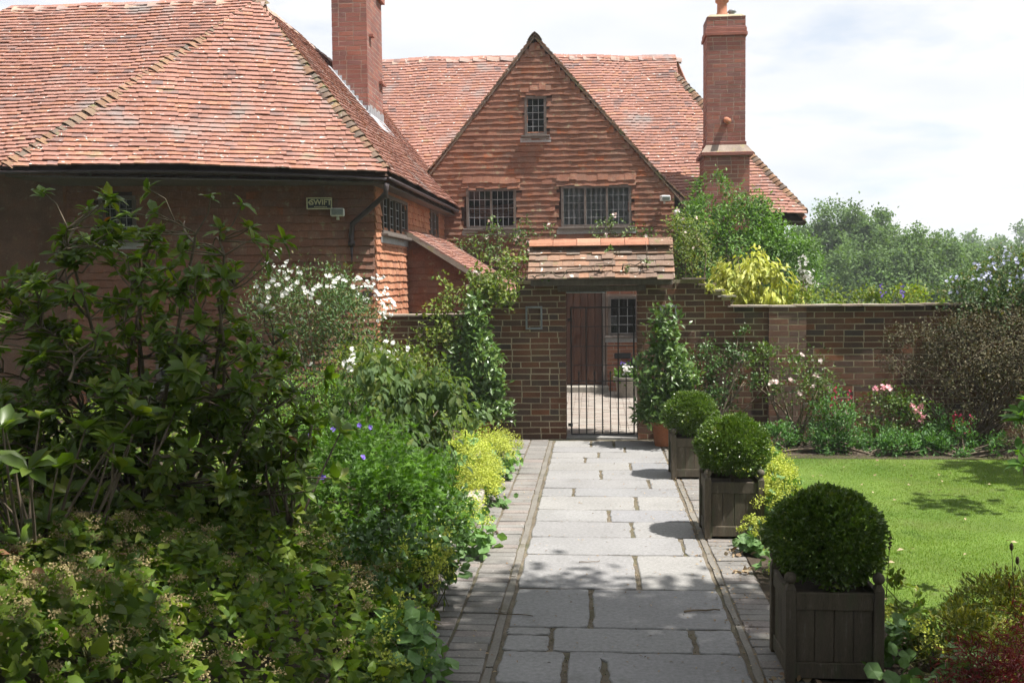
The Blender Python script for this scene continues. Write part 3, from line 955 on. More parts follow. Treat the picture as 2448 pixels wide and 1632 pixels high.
# front hip slope of the left wing
e = unit(Rc - Lc); t = A - Lc; s = unit(t - e * (t @ e))
poly = [(0, 0), (np.linalg.norm(Rc - Lc), 0), (t @ e, t @ s)]
n_ = np.cross(e, s)
roof = MB().poly([Lc, Rc, A], .04, n_).build('roof', M['batten'], house)
roof['label'] = 'front hipped slope of the left wing'
place('roof_tile', VT_ROOF, tile_field(Lc, e, s, poly, .148, .085, warp=eave_bow(.025, 1.0, poly[1][0], .06)), M['roof_tile'], roof)
# the slope beyond the left hip, under the short ridge
e2 = V3(1, 0, 0); t = A - Lc; s2 = unit(t - e2 * (t @ e2)); n2 = np.cross(e2, s2)
uA, vA = t @ e2, t @ s2
uB = (Bk - Lc) @ e2
bl = Lc + e2 * -4.6
roof2 = MB().poly([bl, Lc, A, Bk], .04, n2).build('roof', M['batten'], house)
roof2['label'] = 'left slope below the short ridge'
place('roof_tile', VT_ROOF, tile_field(Lc, e2, s2, [(-4.6, 0), (0, 0), (uA, vA), (uB, vA)], .148, .085, warp=flare(.025, 1.0)), M['roof_tile'], roof2)
# the long slope facing the path
e3 = V3(0, 1, 0); s3 = unit(V3(A[0] - Rc[0], 0, A[2] - Rc[2])); n3 = np.cross(e3, s3)
v3 = (A - Rc) @ s3
end3 = 8.6
roof3 = MB().poly([Rc, Rc + e3 * end3, Rc + e3 * end3 + s3 * v3, A], .04, n3).build('roof', M['batten'], house)
roof3['label'] = 'long slope of the wing running back from the hip to the gable'
VT_SIDE = tile_variants(.148, .15, th=.017)
place('roof_tile', VT_SIDE, tile_field(Rc, e3, s3, [(0, 0), (end3, 0), (end3, v3), (A[1] - Rc[1], v3)], .148, .085, warp=flare(.05, 1.2)), M['roof_tile'], roof3)
mb = MB()
mb.poly([V3(-4.62, 14, 5.86), V3(-4.62, 22, 5.86), V3(-6.9, 22, 3.2), V3(-6.9, 14, 3.2)], .08, (-.7, 0, .7))
mb.poly([Bk, A, V3(-4.62, 17, 3.2), V3(-8.2, 17, 3.2)], .08, (0, .7, .7))
mb.build('roof', M['roof_tile'], house)
bonnets('bonnet_tile', Lc + V3(0, 0, .03), A, M['hip_tile'], roof, 44, wdt=.23, droop=.10)
bonnets('bonnet_tile', Rc + V3(0, 0, .07), A, M['hip_tile'], roof3, 36, wdt=.25, droop=.12)
bonnets('ridge_tile', Bk, A, M['ridge_old'], roof2, 11, wdt=.24, ln=.345, droop=.10)
bonnets('ridge_tile', A + V3(0, 7.8, .0), A + V3(0, .1, 0), M['ridge_old'], roof3, 23, wdt=.22, ln=.34, droop=.10)
bonnets('bonnet_tile', V3(-10.3, 11.0, 3.4), Bk, M['hip_tile'], roof2, 44, wdt=.23, droop=.10)

# walls of the left wing
Lw, Rw = V3(-6.40, 12.05, 0), V3(-2.75, 12.66, 0)
ew = unit(Rw - Lw); nw = V3(ew[1], -ew[0], 0); lw = np.linalg.norm(Rw - Lw)
hF = [(.38, .82, 2.55, 3.08), (1.0, 1.6, .80, 1.25)]
wing_front = holed('wall', Lw, ew, nw, [(0, 0), (lw, 0), (lw, 3.5), (0, 3.5)], hF, M['batten'], house)
wing_front['label'] = 'shaded tile-hung front wall of the left wing'
hF = [(.38, .82, 2.55, 3.08), (1.0, 1.6, .80, 1.25)]
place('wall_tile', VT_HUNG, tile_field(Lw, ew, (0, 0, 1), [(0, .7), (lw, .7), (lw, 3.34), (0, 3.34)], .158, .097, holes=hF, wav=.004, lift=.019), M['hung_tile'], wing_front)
hS = [(.34, 2.08, 2.62, 3.14), (4.15, 5.0, 2.72, 3.2)]
side_wall = holed('wall', Rw, (0, 1, 0), (1, 0, 0), [(0, 0), (6.3, 0), (6.3, 3.6), (0, 3.6)], hS, M['batten'], house)
side_wall['label'] = 'sunlit tile-hung side wall facing the path'
hS = [(.34, 2.08, 2.62, 3.14), (4.15, 5.0, 2.72, 3.2)]
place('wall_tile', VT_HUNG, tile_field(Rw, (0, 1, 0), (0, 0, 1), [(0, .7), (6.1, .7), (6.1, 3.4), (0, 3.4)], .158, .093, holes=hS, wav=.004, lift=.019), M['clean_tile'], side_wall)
MB().poly([Lw + V3(-.05, 0, 0), Lw + V3(-.05, 0, 3.4), Lw + V3(-.05, 4, 3.4), Lw + V3(-.05, 4, 0)], .2, (-1, 0, 0)).build('wall', M['hung_tile'], house)
MB().bb(-12, -6.4, 13.2, 13.4, 0, 3.9).build('wall', M['hung_tile'], house)
# eaves soffit, gutters and downpipe
mb = MB()
mb.poly([Lc + V3(.02, .05, -.06), Rc + V3(-.05, .05, -.06), Rw + V3(0, .1, 3.22), Lw + V3(0, .1, 3.22)], .02, (0, 0, 1))
mb.poly([Rc + V3(-.05, .05, -.07), Rc + V3(-.05, 6.2, -.07), Rw + V3(-.1, 6.2, 3.22), Rw + V3(-.1, 0, 3.22)], .02, (0, 0, 1))
mb.build('soffit', M['oak'], house)
mb = MB()
ga, gb = Lc + nw * .01 + V3(0, 0, -.04), Rc + nw * .01 + V3(-.02, 0, -.04)
ts = np.linspace(0, 1, 12)[:, None]
mb.tube(ga + (gb - ga) * ts + V3(0, 0, 1) * (.045 * np.sin(ts * 3.14)), .021, 8)
mb.build('gutter', M['pipe'], house, smooth=True)
mb = MB()
ga, gb = Rc + V3(.02, -.02, -.035), Rc + V3(.02, 6.15, -.015)
mb.tube(ga + (gb - ga) * ts, .021, 8)
mb.build('gutter', M['pipe'], house, smooth=True)
mb = MB()
dp = Rw - ew * .28 + nw * .07
mb.tube([Rc + V3(-.02, .0, -.09), Rc + V3(-.05, .06, -.22), dp + V3(.02, -.02, 2.72), dp + V3(0, 0, 2.58), dp + V3(0, 0, 2.2), dp + V3(0, 0, .2)], [.034] * 6, 10)
for zz in (2.45, 1.9, 1.3): mb.tube([dp + V3(0, 0, zz), dp + V3(0, 0, zz + .06)], .043, 10)
mb.build('downpipe', M['pipe'], house, smooth=True)
mb = MB()
jb = Rw - ew * .10 + nw * .03
mb.box(jb + V3(0, 0, 1.86), (.055, .03, .032), np.array([ew, nw, [0, 0, 1]]))
mb.tube([jb + V3(0, 0, 1.9), jb + ew * .02 + V3(0, 0, 2.02), jb - ew * .06 + V3(0, 0, 2.06), jb - ew * .12 + V3(0, 0, 2.06)], .006, 5)
mb.build('junction_box', M['pipe'], house)


def window(parent_house, O, e, n, u0, u1, z0, z1, lights, nx, nz, frame=.045, depth=.06, curtain=False, hood=True, mat=None, sill=True, stand=.035):
    """casement: frame, mullions, leading, panes, sill, room painted dark behind, tile hood above"""
    O = np.asarray(O, float); e = unit(e); n = unit(n); Z = V3(0, 0, 1)
    ax = np.array([e, n, Z])
    at = lambda u, z, k: O + e * u + Z * z + n * k
    mat = mat or M['oak']
    mb = MB()
    f = frame
    for (a, b, c, d_) in ((u0, u1, z0, z0 + f), (u0, u1, z1 - f, z1), (u0, u0 + f, z0 + f, z1 - f), (u1 - f, u1, z0 + f, z1 - f)):
        mb.box(at((a + b) / 2, (c + d_) / 2, stand - depth / 2), ((b - a) / 2, depth / 2 + .01, (d_ - c) / 2), ax)
    fo = mb.build('window', mat, parent_house)
    lw_ = (u1 - u0 - 2 * f) / lights
    for i in range(1, lights):
        MB().box(at(u0 + f + lw_ * i, (z0 + z1) / 2, stand - depth / 2), (.018, depth / 2 + .004, (z1 - z0) / 2 - f), ax).build('mullion', mat, fo)
    bars = MB()
    g = .018
    for i in range(lights):
        a = u0 + f + lw_ * i + (g if i else 0); b = u0 + f + lw_ * (i + 1) - (g if i < lights - 1 else 0)
        c, d_ = z0 + f, z1 - f
        pw, ph_ = (b - a) / nx, (d_ - c) / nz
        for j in range(nx + 1):
            bars.box(at(a + pw * j, (c + d_) / 2, -.012 + stand * .3), (.0045, .006, (d_ - c) / 2), ax)
        for j in range(nz + 1):
            bars.box(at((a + b) / 2, c + ph_ * j, -.0135 + stand * .3), ((b - a) / 2, .006, .0045), ax)
        for j in range(nx):
            for k in range(nz):
                tu, tz = rng.normal() * .012, rng.normal() * .012
                mb = MB()
                q = [(a + pw * (j + p) + (.004 if p == 0 else -.004), c + ph_ * (k + r_) + (.004 if r_ == 0 else -.004), -.013 + stand * .3 + tu * (p - .5) * .2 + tz * (r_ - .5) * .2) for p, r_ in ((0, 0), (1, 0), (1, 1), (0, 1))]
                mb.add([at(*x) for x in q], [(0, 1, 2, 3)])
                mb.build('pane', M['glass'], fo)
    bars.build('glazing_bar', M['lead_bar'], fo)
    # room behind, its darkness put into the colour, open to the front
    mb = MB()
    D = .5
    c8 = [at(u0, z0, -.06), at(u1, z0, -.06), at(u1, z1, -.06), at(u0, z1, -.06), at(u0, z0, -D), at(u1, z0, -D), at(u1, z1, -D), at(u0, z1, -D)]
    mb.add(c8, [(4, 5, 6, 7), (0, 1, 5, 4), (1, 2, 6, 5), (2, 3, 7, 6), (3, 0, 4, 7)])
    mb.build('room', M['inner'], fo)
    if curtain:
        k = 60
        us = np.linspace(u0 + .02, u1 - .02, k)
        wv = -.075 - .014 * np.sin(us * 55) - .006 * np.sin(us * 131)
        mb = MB()
        mb.add([at(u, z0 + .02, w_) for u, w_ in zip(us, wv)] + [at(u, z1 - .02, w_) for u, w_ in zip(us, wv)], [(i, i + 1, k + i + 1, k + i) for i in range(k - 1)])
        mb.build('curtain', M['cloth'], fo, smooth=True)
    if sill:
        mb = MB()
        mb.box(at((u0 + u1) / 2, z0 - .018, stand + .015), ((u1 - u0) / 2 + .06, .07, .018), ax)
        mb.build('sill', mat, fo, bevel=.005)
        mb = MB()
        mb.box(at((u0 + u1) / 2, z0 - .078, stand - .003), ((u1 - u0) / 2 + .08, .006, .040), ax)
        mb.build('lead_apron', M['lead'], fo)
    if hood:
        w_ = u1 - u0 + .16
        Ms = tile_field(at(u0 - .08, z1 - .01, stand - .020), e, Z, [(0, 0), (w_, 0), (w_, .186), (0, .186)], .158, .093, wav=.003, lift=.026, jit=2.5, nrm=n)
        place('hood_tile', VT_HUNG, Ms, M['hung_tile'], fo)
    return fo


window(house, Lw, ew, nw, .38, .82, 2.55, 3.08, 2, 2, 4, hood=False)
window(house, Lw, ew, nw, 1.0, 1.6, .80, 1.25, 2, 3, 3, hood=False)
window(house, Rw, (0, 1, 0), (1, 0, 0), .34, 2.08, 2.62, 3.14, 4, 2, 4, hood=False)
window(house, Rw, (0, 1, 0), (1, 0, 0), 4.15, 5.0, 2.72, 3.2, 2, 2, 3, hood=False)

# lean-to between wing and gable
FY = 18.5
lt = MB().poly([V3(-2.75, 14.8, 0), V3(-1.45, 14.8, 0), V3(-1.45, 14.8, 1.86), V3(-2.75, 14.8, 2.66)], 3.6, (0, -1, 0)).build('lean_to', M['batten'], house)
place('wall_tile', VT_HUNG, tile_field(V3(-2.74, 14.8, 0), (1, 0, 0), (0, 0, 1), [(0, 1.55), (1.3, 1.55), (1.3, 1.84), (0, 2.62)], .158, .093, wav=.003, lift=.019), M['hung_tile'], lt)
place('wall_brick', VB, brick_field(V3(-2.74, 14.79, 0), (1, 0, 0), (0, -1, 0), [(0, .9), (1.3, .9), (1.3, 1.5), (0, 1.5)]), M['wall_brick'], lt)
O5 = V3(-1.28, 14.62, 1.83)
s5 = unit(V3(-2.75 + 1.28, 0, 2.76 - 1.83)); l5 = np.linalg.norm(V3(-2.75 + 1.28, 0, 2.76 - 1.83))
lroof = MB().poly([O5, O5 + V3(0, 3.8, 0), O5 + V3(0, 3.8, 0) + s5 * l5, O5 + s5 * l5], .07, np.cross((0, 1, 0), s5)).build('lean_to_roof', M['coping'], house)
place('roof_tile', VT_ROOF, tile_field(O5, (0, 1, 0), s5, [(0, 0), (3.8, 0), (3.8, l5), (0, l5)], .148, .088, lift=.011), M['roof_tile'], lroof)

# the gabled front
GX, GZ = -1.06, 6.25
gl_pts = [(-3.3, 0), (1.39, 0), (1.39, 3.50), (GX, GZ), (-3.0, 3.95), (-3.3, 3.6)]
hW = [(-1.25, -.86, 4.58, 5.28), (-2.32, -1.42, 2.94, 3.66), (-.61, .64, 2.94, 3.68)]
gable = holed('wall', V3(0, FY, 0), (1, 0, 0), (0, -1, 0), [(-3.3, 2.0), (1.39, 2.0)] + gl_pts[2:], hW, M['batten'], house)
gable['label'] = 'tall tile-hung gable facing the gate'
O6 = V3(-3.3, FY, 0)
hG = [(-1.27 + 3.3, -.85 + 3.3, 4.56, 5.32), (-2.34 + 3.3, -1.40 + 3.3, 2.92, 3.68), (-.63 + 3.3, .66 + 3.3, 2.92, 3.70)]
place('wall_tile', VT_HUNG, tile_field(O6, (1, 0, 0), (0, 0, 1), [(0, 2.05), (4.70, 2.05), (4.70, 3.46), (GX + 3.3, GZ - .03), (.28, 3.93), (0, 3.6)], .158, .098, holes=hG, wav=.005, lift=.019, jit=1.1), M['hung_tile'], gable)
gb_ = brick_field(V3(-3.3, FY - .0015, 0), (1, 0, 0), (0, -1, 0), [(1.0, 0), (4.69, 0), (4.69, 2.0), (1.0, 2.0)], holes=[(-.62 + 3.3, .20 + 3.3, 0, 1.93), (.20 + 3.3, .78 + 3.3, .96, 1.72)])
hb = holed('ground_floor_wall', V3(0, FY, 0), (1, 0, 0), (0, -1, 0), [(-2.7, -.1), (1.39, -.1), (1.39, 2.02), (-2.7, 2.02)], [(.22, .76, .99, 1.70)], M['mortar_pink'], house)
place('wall_brick', VB, gb_, M['house_brick'], hb)
window(house, V3(0, FY, 0), (1, 0, 0), (0, -1, 0), -1.25, -.86, 4.58, 5.28, 1, 3, 5)
window(house, V3(0, FY, 0), (1, 0, 0), (0, -1, 0), -2.32, -1.42, 2.94, 3.66, 2, 4, 4)
window(house, V3(0, FY, 0), (1, 0, 0), (0, -1, 0), -.61, .64, 2.94, 3.68, 3, 4, 5, curtain=True)
window(house, V3(0, FY, 0), (1, 0, 0), (0, -1, 0), .22, .76, .99, 1.70, 1, 3, 4, hood=False)
# door
door = MB().bb(-.60, .18, FY - .02, FY + .05, .10, 1.92).build('door', M['door'], house)
for i in range(5):
    x0 = -.53 + i * .128
    MB().bb(x0 + .002, x0 + .126, FY - .045, FY - .02, .14, 1.82).build('plank', M['door'], door, bevel=.006)
MB().bb(-.60, -.545, FY - .07, FY - .01, .10, 1.9).build('door_frame', M['oak'], door)
MB().bb(.115, .165, FY - .07, FY - .01, .10, 1.9).build('door_frame', M['oak'], door)
MB().tube([(.03, FY - .05, 1.0), (.03, FY - .10, 1.02), (.03, FY - .10, .88), (.03, FY - .05, .9)], .008, 6).build('handle', M['iron'], door)
MB().bb(-.62, .22, FY - .32, FY - .02, -.02, .10).build('doorstep', M['stone'], house, bevel=.01)
MB().bb(.33, .62, FY - .05, FY - .012, .58, .68).build('letter_box', M['iron'], house, bevel=.004)

# gable roof: two slabs with their verge tiles
for sgn, ex, ez in ((1, 1.56, 3.36), (-1, -3.05, 3.86)):
    top = V3(GX, FY - .05, GZ + .09)
    low = V3(ex, FY - .05, ez)
    s_ = unit(top - low)
    n_g = unit(V3(-s_[2] * -1 if sgn > 0 else -s_[2], 0, abs(s_[0])))
    gr = MB().poly([low, top, top + V3(0, 4.2, 0), low + V3(0, 4.2, 0)] if sgn > 0 else [top, low, low + V3(0, 4.2, 0), top + V3(0, 4.2, 0)], .03, n_g).build('gable_roof', M['hip_tile'], house)
    ln_ = np.linalg.norm(top - low)
    Ms = []
    fl = flare(.05, .9)
    k = 0
    while k * .088 < ln_ - .02:
        for j in range(2):
            v = k * .088
            tilt = -.19 + rng.normal() * .02
            y_ = s_ * math.cos(tilt) + n_g * math.sin(tilt)
            x_ = V3(0, 1, 0); z_ = unit(np.cross(x_, y_)); z_ = z_ if z_ @ n_g > 0 else -z_
            m = np.eye(4); m[:3, 0] = x_; m[:3, 1] = y_; m[:3, 2] = z_
            m[:3, 3] = low + s_ * v + n_g * (.02 + fl(0, v) + abs(rng.normal()) * .003) + V3(0, .065 + j * .15 + (k % 2) * .01 + rng.normal() * .006, 0)
            Ms.append(m)
        k += 1
    place('verge_tile', VT_ROOF, Ms, M['hip_tile'], gr)
bonnets('ridge_tile', V3(GX, FY - .2, GZ + .10), V3(GX, 22.3, GZ + .16), M['hip_tile'], gr, 12, wdt=.26, ln=.36, droop=.14)

# main range behind
RZ, RY, EZ, EY = 6.66, 22.0, 3.08, 18.8
O7 = V3(-6.4, EY, EZ)
s7 = unit(V3(0, RY - EY, RZ - EZ)); v7 = np.linalg.norm(V3(0, RY - EY, RZ - EZ))
uR, uE = 1.70 + 6.4, 3.78 + 6.4
vg = v7 * (6.18 - EZ) / (RZ - EZ)
poly7 = [(0, 0), (uE, 0), (1.72 + 6.4, vg), (uR, v7), (0, v7)]
def warp7(u, v):
    return .09 * max(0, 1 - v / 1.3) ** 2 + .07 * math.sin((u - 1.5) * .62) * (v / v7) ** 2
mroof = MB().poly([O7 + V3(1, 0, 0) * u + s7 * v - np.cross((1, 0, 0), s7) * .11 for u, v in poly7], .10, np.cross((1, 0, 0), s7)).build('main_roof', M['batten'], house)
VT_MAIN = tile_variants(.14, .15, th=.018)
place('roof_tile', VT_MAIN, tile_field(O7, (1, 0, 0), s7, poly7, .14, .085, warp=warp7, wav=.013), M['roof_tile'], mroof)
hp0 = O7 + V3(1, 0, 0) * uE + V3(0, 0, .10); hp1 = O7 + V3(1, 0, 0) * (1.72 + 6.4) + s7 * vg
bonnets('bonnet_tile', hp0, hp1, M['hip_tile'], mroof, 42, wdt=.24, droop=.13)
rp_ = [(O7 + V3(1, 0, 0) * u + s7 * v7 + np.cross((1, 0, 0), s7) * warp7(u, v7)) for u in np.linspace(2.0, uR, 22)]
for i in range(21):
    bonnets('ridge_tile', rp_[i], rp_[i + 1], M['ridge_old'], mroof, 1, wdt=.22, ln=.33, droop=.10)
mb = MB()
mb.poly([V3(3.78, EY, EZ), V3(3.78, 25.2, EZ), V3(1.72, 22.4, 6.18), V3(1.72, 21.6, 6.18)], .08, (.8, 0, .6))
mb.poly([V3(-6.4, RY, RZ), V3(1.7, RY, RZ), V3(3.78, 25.2, EZ), V3(-6.4, 25.2, EZ)][::-1], .08, (0, .7, .7))
mb.build('main_roof', M['roof_tile'], house)
MB().bb(-3.2, 3.4, 19.15, 19.4, 0, 3.3).build('wall', M['hung_tile'], house)
MB().bb(3.2, 3.4, 19.4, 24.8, 0, 3.3).build('wall', M['hung_tile'], house)
MB().poly([V3(1.4, EY + .03, EZ - .07), V3(3.72, EY + .03, EZ - .07), V3(3.72, 19.3, EZ - .07), V3(1.4, 19.3, EZ - .07)], .02, (0, 0, 1)).build('soffit', M['oak'], house)


def stack(root, x0, x1, y0, y1, z0, z1, limit, mat=None):
    """four brick faces round a mortar core"""
    core = MB().bb(x0 + .0012, x1 - .0012, y0 + .0012, y1 - .0012, z0, z1 - .004)
    out = []
    zz = z1 - z0
    out += brick_field((x0, y0, z0), (1, 0, 0), (0, -1, 0), [(0, 0), (x1 - x0, 0), (x1 - x0, zz), (0, zz)], headers=.25)
    out += brick_field((x1, y0, z0), (0, 1, 0), (1, 0, 0), [(0, 0), (y1 - y0, 0), (y1 - y0, zz), (0, zz)], headers=.25)
    out += brick_field((x0, y1, z0), (0, -1, 0), (-1, 0, 0), [(0, 0), (y1 - y0, 0), (y1 - y0, zz), (0, zz)], headers=.25)
    out += brick_field((x1, y1, z0), (-1, 0, 0), (0, 1, 0), [(0, 0), (x1 - x0, 0), (x1 - x0, zz), (0, zz)], headers=.25)
    return core, out


# left chimney, rising through the long slope
core, bk = stack(house, -4.22, -3.65, 16.5, 17.68, 4.3, 8.6, 300)
c1 = core.build('chimney', M['mortar_pink'], house)
c1['label'] = 'tall brick chimney rising from the wing, its top cut off by the frame'
place('brick', VB, bk, M['chimney_brick'], c1)
for (y0, y1, z0, z1, pr) in ((17.25, 17.70, 6.75, 7.3, .06), (16.66, 16.80, 5.98, 6.02, .07), (17.38, 17.72, 5.36, 5.40, .06)):
    MB().bb(-3.652, -3.65 + pr, y0, y1, z0, z1).build('brick_offset', M['chimney_brick'], c1)
MB().bb(-4.28, -3.59, 16.44, 17.74, 8.3, 8.42).build('brick_band', M['chimney_brick'], c1)
mb = MB()
for k in range(9):                                  # stepped lead flashing on the front face
    x = -4.20 + k * .066
    zt = 5.86 + (-4.62 - x) * 1.21
    mb.box((x + .03, 16.488, zt - .02), (.036, .006, .085 - .002 * k))
mb.poly([V3(-4.25, 16.30, 5.86 - .37 * 1.21 + .055), V3(-3.55, 16.30, 5.86 - 1.07 * 1.21 + .055), V3(-3.55, 16.52, 5.86 - 1.07 * 1.21 + .065), V3(-4.25, 16.52, 5.86 - .37 * 1.21 + .065)], .008, n3)
mb.poly([V3(-3.66, 16.42, 5.86 - .96 * 1.21 + .07), V3(-3.42, 16.42, 5.86 - 1.2 * 1.21 + .06), V3(-3.42, 17.75, 5.86 - 1.2 * 1.21 + .06), V3(-3.66, 17.75, 5.86 - .96 * 1.21 + .07)], .008, n3)
for k in range(8):
    mb.box((-3.644, 16.55 + k * .15, 5.86 - .97 * 1.21 + .09 + (.03 if k % 2 else 0)), (.006, .085, .07))
mb.build('lead_flashing', M['lead'], c1)

# right chimney, standing on its shouldered base
core, bk = stack(house, 1.93, 2.72, 18.52, 19.35, 0.0, 4.16, 120)
core2, bk2 = stack(house, 1.985, 2.655, 18.6, 19.25, 4.36, 6.60, 300)
core.add(np.concatenate(core2.V), core2.F)
c2 = core.build('chimney', M['mortar_pink'], house)
c2['label'] = 'brick chimney beside the leafy climber, with a clay pot on top'
place('brick', VB, bk2 + [m for m in bk if m[2, 3] > 2.6], M['chimney_brick'], c2)
mb = MB()
mb.bb(1.87, 2.78, 18.46, 19.41, 4.16, 4.225)
mb.build('shoulder_band', M['chimney_brick'], c2, bevel=.006)
mb = MB()
b0 = [(1.88, 18.47, 4.225), (2.77, 18.47, 4.225), (2.77, 19.4, 4.225), (1.88, 19.4, 4.225)]
b1 = [(1.97, 18.585, 4.365), (2.67, 18.585, 4.365), (2.67, 19.27, 4.365), (1.97, 19.27, 4.365)]
mb.add(b0 + b1, [(0, 1, 5, 4), (1, 2, 6, 5), (2, 3, 7, 6), (3, 0, 4, 7), (4, 5, 6, 7)])
mb.build('shoulder_slope', M['coping'], c2)
for (o_, z0, z1) in ((.02, 4.365, 4.42), (.035, 6.27, 6.33), (.022, 6.33, 6.405), (.012, 6.405, 6.43)):
    MB().bb(1.985 - o_, 2.655 + o_, 18.6 - o_, 19.25 + o_, z0, z1).build('brick_band', M['chimney_brick'], c2, bevel=.006)
mb = MB()
b0 = [(1.98, 18.59, 6.60), (2.66, 18.59, 6.60), (2.66, 19.26, 6.60), (1.98, 19.26, 6.60)]
b1 = [(2.05, 18.68, 6.66), (2.59, 18.68, 6.66), (2.59, 19.17, 6.66), (2.05, 19.17, 6.66)]
mb.add(b0 + b1, [(0, 1, 5, 4), (1, 2, 6, 5), (2, 3, 7, 6), (3, 0, 4, 7), (4, 5, 6, 7)])
mb.build('mortar_flaunching', M['mortar'], c2)
MB().lathe((2.28, 18.9, 6.64), [(.12, 0), (.115, .06), (.09, .10), (.085, .26), (.12, .29), (.125, .42), (.10, .45), (.10, .62), (.075, .62)], 18).build('chimney_pot', M['pot_red'], c2, smooth=True)
MB().lathe((2.46, 18.95, 6.64), [(.05, 0), (.05, .10), (.085, .12), (.05, .16), (.01, .17)], 14).build('vent_cap', M['grey_metal'], c2, smooth=True)
MB().tube([(2.32, 18.62, 4.80), (2.33, 18.52, 4.775), (2.335, 18.42, 4.75)], .055, 14).build('vent_pipe', M['pot_red'], c2, smooth=True)
# small flat roof with lead beside the gable
MB().poly([V3(1.42, 18.0, 2.86), V3(2.0, 18.0, 2.86), V3(2.0, 18.9, 2.98), V3(1.42, 18.9, 2.98)], .07, (0, -.1, 1)).build('porch_roof', M['lead'], house)

# security lights and the alarm sign
def flood_lamp(loc, rz, label):
    r_ = thing('security_light', label, 'light', loc, 'security lights on the house walls')
    c_, s_n = math.cos(rz), math.sin(rz)
    ax = np.array([[c_, s_n, 0], [-s_n, c_, 0], [0, 0, 1]])
    P0 = np.array(loc)
    f_ = -ax[1]
    MB().box(P0 + f_ * .10, (.085, .05, .05), ax).build('housing', M['white'], r_, bevel=.012)
    MB().box(P0 + f_ * .152, (.07, .004, .036), ax).build('lens', M['glass'], r_)
    MB().box(P0 + f_ * .02, (.02, .03, .02), ax).build('bracket', M['grey_metal'], r_)
    MB().tube([P0 + f_ * .06 + V3(0, 0, -.05), P0 + f_ * .06 + V3(0, 0, -.09)], [.016, .022], 10).build('sensor', M['white'], r_, smooth=True)


flood_lamp((1.20, 18.46, 3.42), .3, 'white security light under the right slope of the gable')
p = Lw + ew * (lw - .44) + nw * .03
flood_lamp((p[0], p[1], 2.86), math.atan2(ew[1], ew[0]), 'white security light below the alarm sign on the shaded wall')
r_ = thing('bulkhead_lamp', 'small round white lamp at the right edge of the gable wall', 'lamp', (1.44, 18.42, 3.16))
MB().lathe((1.44, 18.40, 3.10), [(.01, 0), (.05, .02), (.06, .06), (.05, .10), (.02, .12)], 14).build('globe', M['white'], r_, smooth=True)
MB().bb(1.42, 1.46, 18.40, 18.5, 3.20, 3.24).build('arm', M['grey_metal'], r_)

sg = thing('alarm_sign', 'dark rectangular alarm sign reading SWIFT under the eaves of the left wing', 'sign', tuple(Lw + ew * (lw - .66) + nw * .07 + V3(0, 0, 2.94)))
ax = np.array([ew, nw, [0, 0, 1]])
sc_ = Lw + ew * (lw - .66) + nw * .09 + V3(0, 0, 2.97)
MB().box(sc_, (.155, .035, .07), ax).build('box', M['plate'], sg, bevel=.004)
mb = MB()
for (u, z, a, b) in ((0, .064, .155, .007), (0, -.064, .155, .007), (-.148, 0, .007, .058), (.148, 0, .007, .058)):
    mb.box(sc_ + ew * u + V3(0, 0, z) + nw * .037, (a, .004, b), ax)
mb.build('border', M['sign_cream'], sg)
tx = bpy.data.curves.new('lettering', 'FONT')
tx.body = 'SWIFT'; tx.size = .092; tx.align_x = 'CENTER'; tx.align_y = 'CENTER'; tx.extrude = .002; tx.offset = .0022
to = bpy.data.objects.new('lettering_curve', tx)
col.objects.link(to)
bpy.context.view_layer.update()
tme = bpy.data.meshes.new_from_object(to.evaluated_get(bpy.context.evaluated_depsgraph_get()))
bpy.data.objects.remove(to)
tmat = np.eye(4); tmat[:3, 0] = ew; tmat[:3, 1] = (0, 0, 1); tmat[:3, 2] = nw; tmat[:3, 3] = sc_ + nw * .037 + ew * .02 + V3(0, 0, .012)
tme.transform(Matrix(tmat.tolist()))
tme.materials.clear()
link_mesh('lettering', tme, M['sign_cream'], sg)
mb = MB()                                          # swooping bird mark before the word, and the small strapline bar
q = [(-.135, .012), (-.118, .034), (-.100, .046), (-.112, .028), (-.116, .014), (-.098, .012), (-.116, .006), (-.112, -.010), (-.100, -.028), (-.120, -.014)]
mb.poly([sc_ + ew * u + V3(0, 0, z) + nw * .041 for u, z in q], .004, nw)
mb.build('bird_emblem', M['sign_cream'], sg)
mb = MB()
for u in np.linspace(-.055, .085, 9):
    mb.box(sc_ + ew * u + V3(0, 0, -.043) + nw * .037, (.006, .002, .005), ax)
mb.build('strapline', M['sign_cream'], sg)

# ================================================================== garden wall with its gateway
WY = 12.85
wall = thing('garden_wall', 'dark red brick garden wall with a small tiled roof over its gateway', 'wall', (0, WY, 0))
TH = .33
# outline of the right part (coping steps down from the gateway), and of the left part
right_top = [(1.12, 2.0), (1.12, 2.0), (1.30, 2.0), (1.30, 1.925), (1.43, 1.925), (1.43, 1.85), (1.55, 1.85), (1.55, 1.775), (1.66, 1.775), (1.66, 1.645), (9.0, 1.645)]
left_top = [(-2.72, 1.56), (-1.55, 1.56), (-1.55, 1.70), (-1.28, 1.70), (-1.28, 1.85), (-1.0, 1.85), (-1.0, 2.0)]
mb = MB()
for (x0, x1, zt) in ((-2.72, -1.55, 1.56), (-1.55, -1.28, 1.70), (-1.28, -1.0, 1.85), (-1.0, -.38, 1.99), (.52, 1.30, 1.99), (1.30, 1.43, 1.915), (1.43, 1.55, 1.84), (1.55, 1.66, 1.765), (1.66, 9.0, 1.635)):
    mb.bb(x0 + (0 if x0 in (-2.72, -.38, .52) else .0), x1 - .0005, WY + .0012, WY + TH, -.1, zt)
mb.bb(-.3805, .5205, WY + .0012, WY + TH, 1.93, 1.985)
core = mb.build('core', M['mortar'], wall)
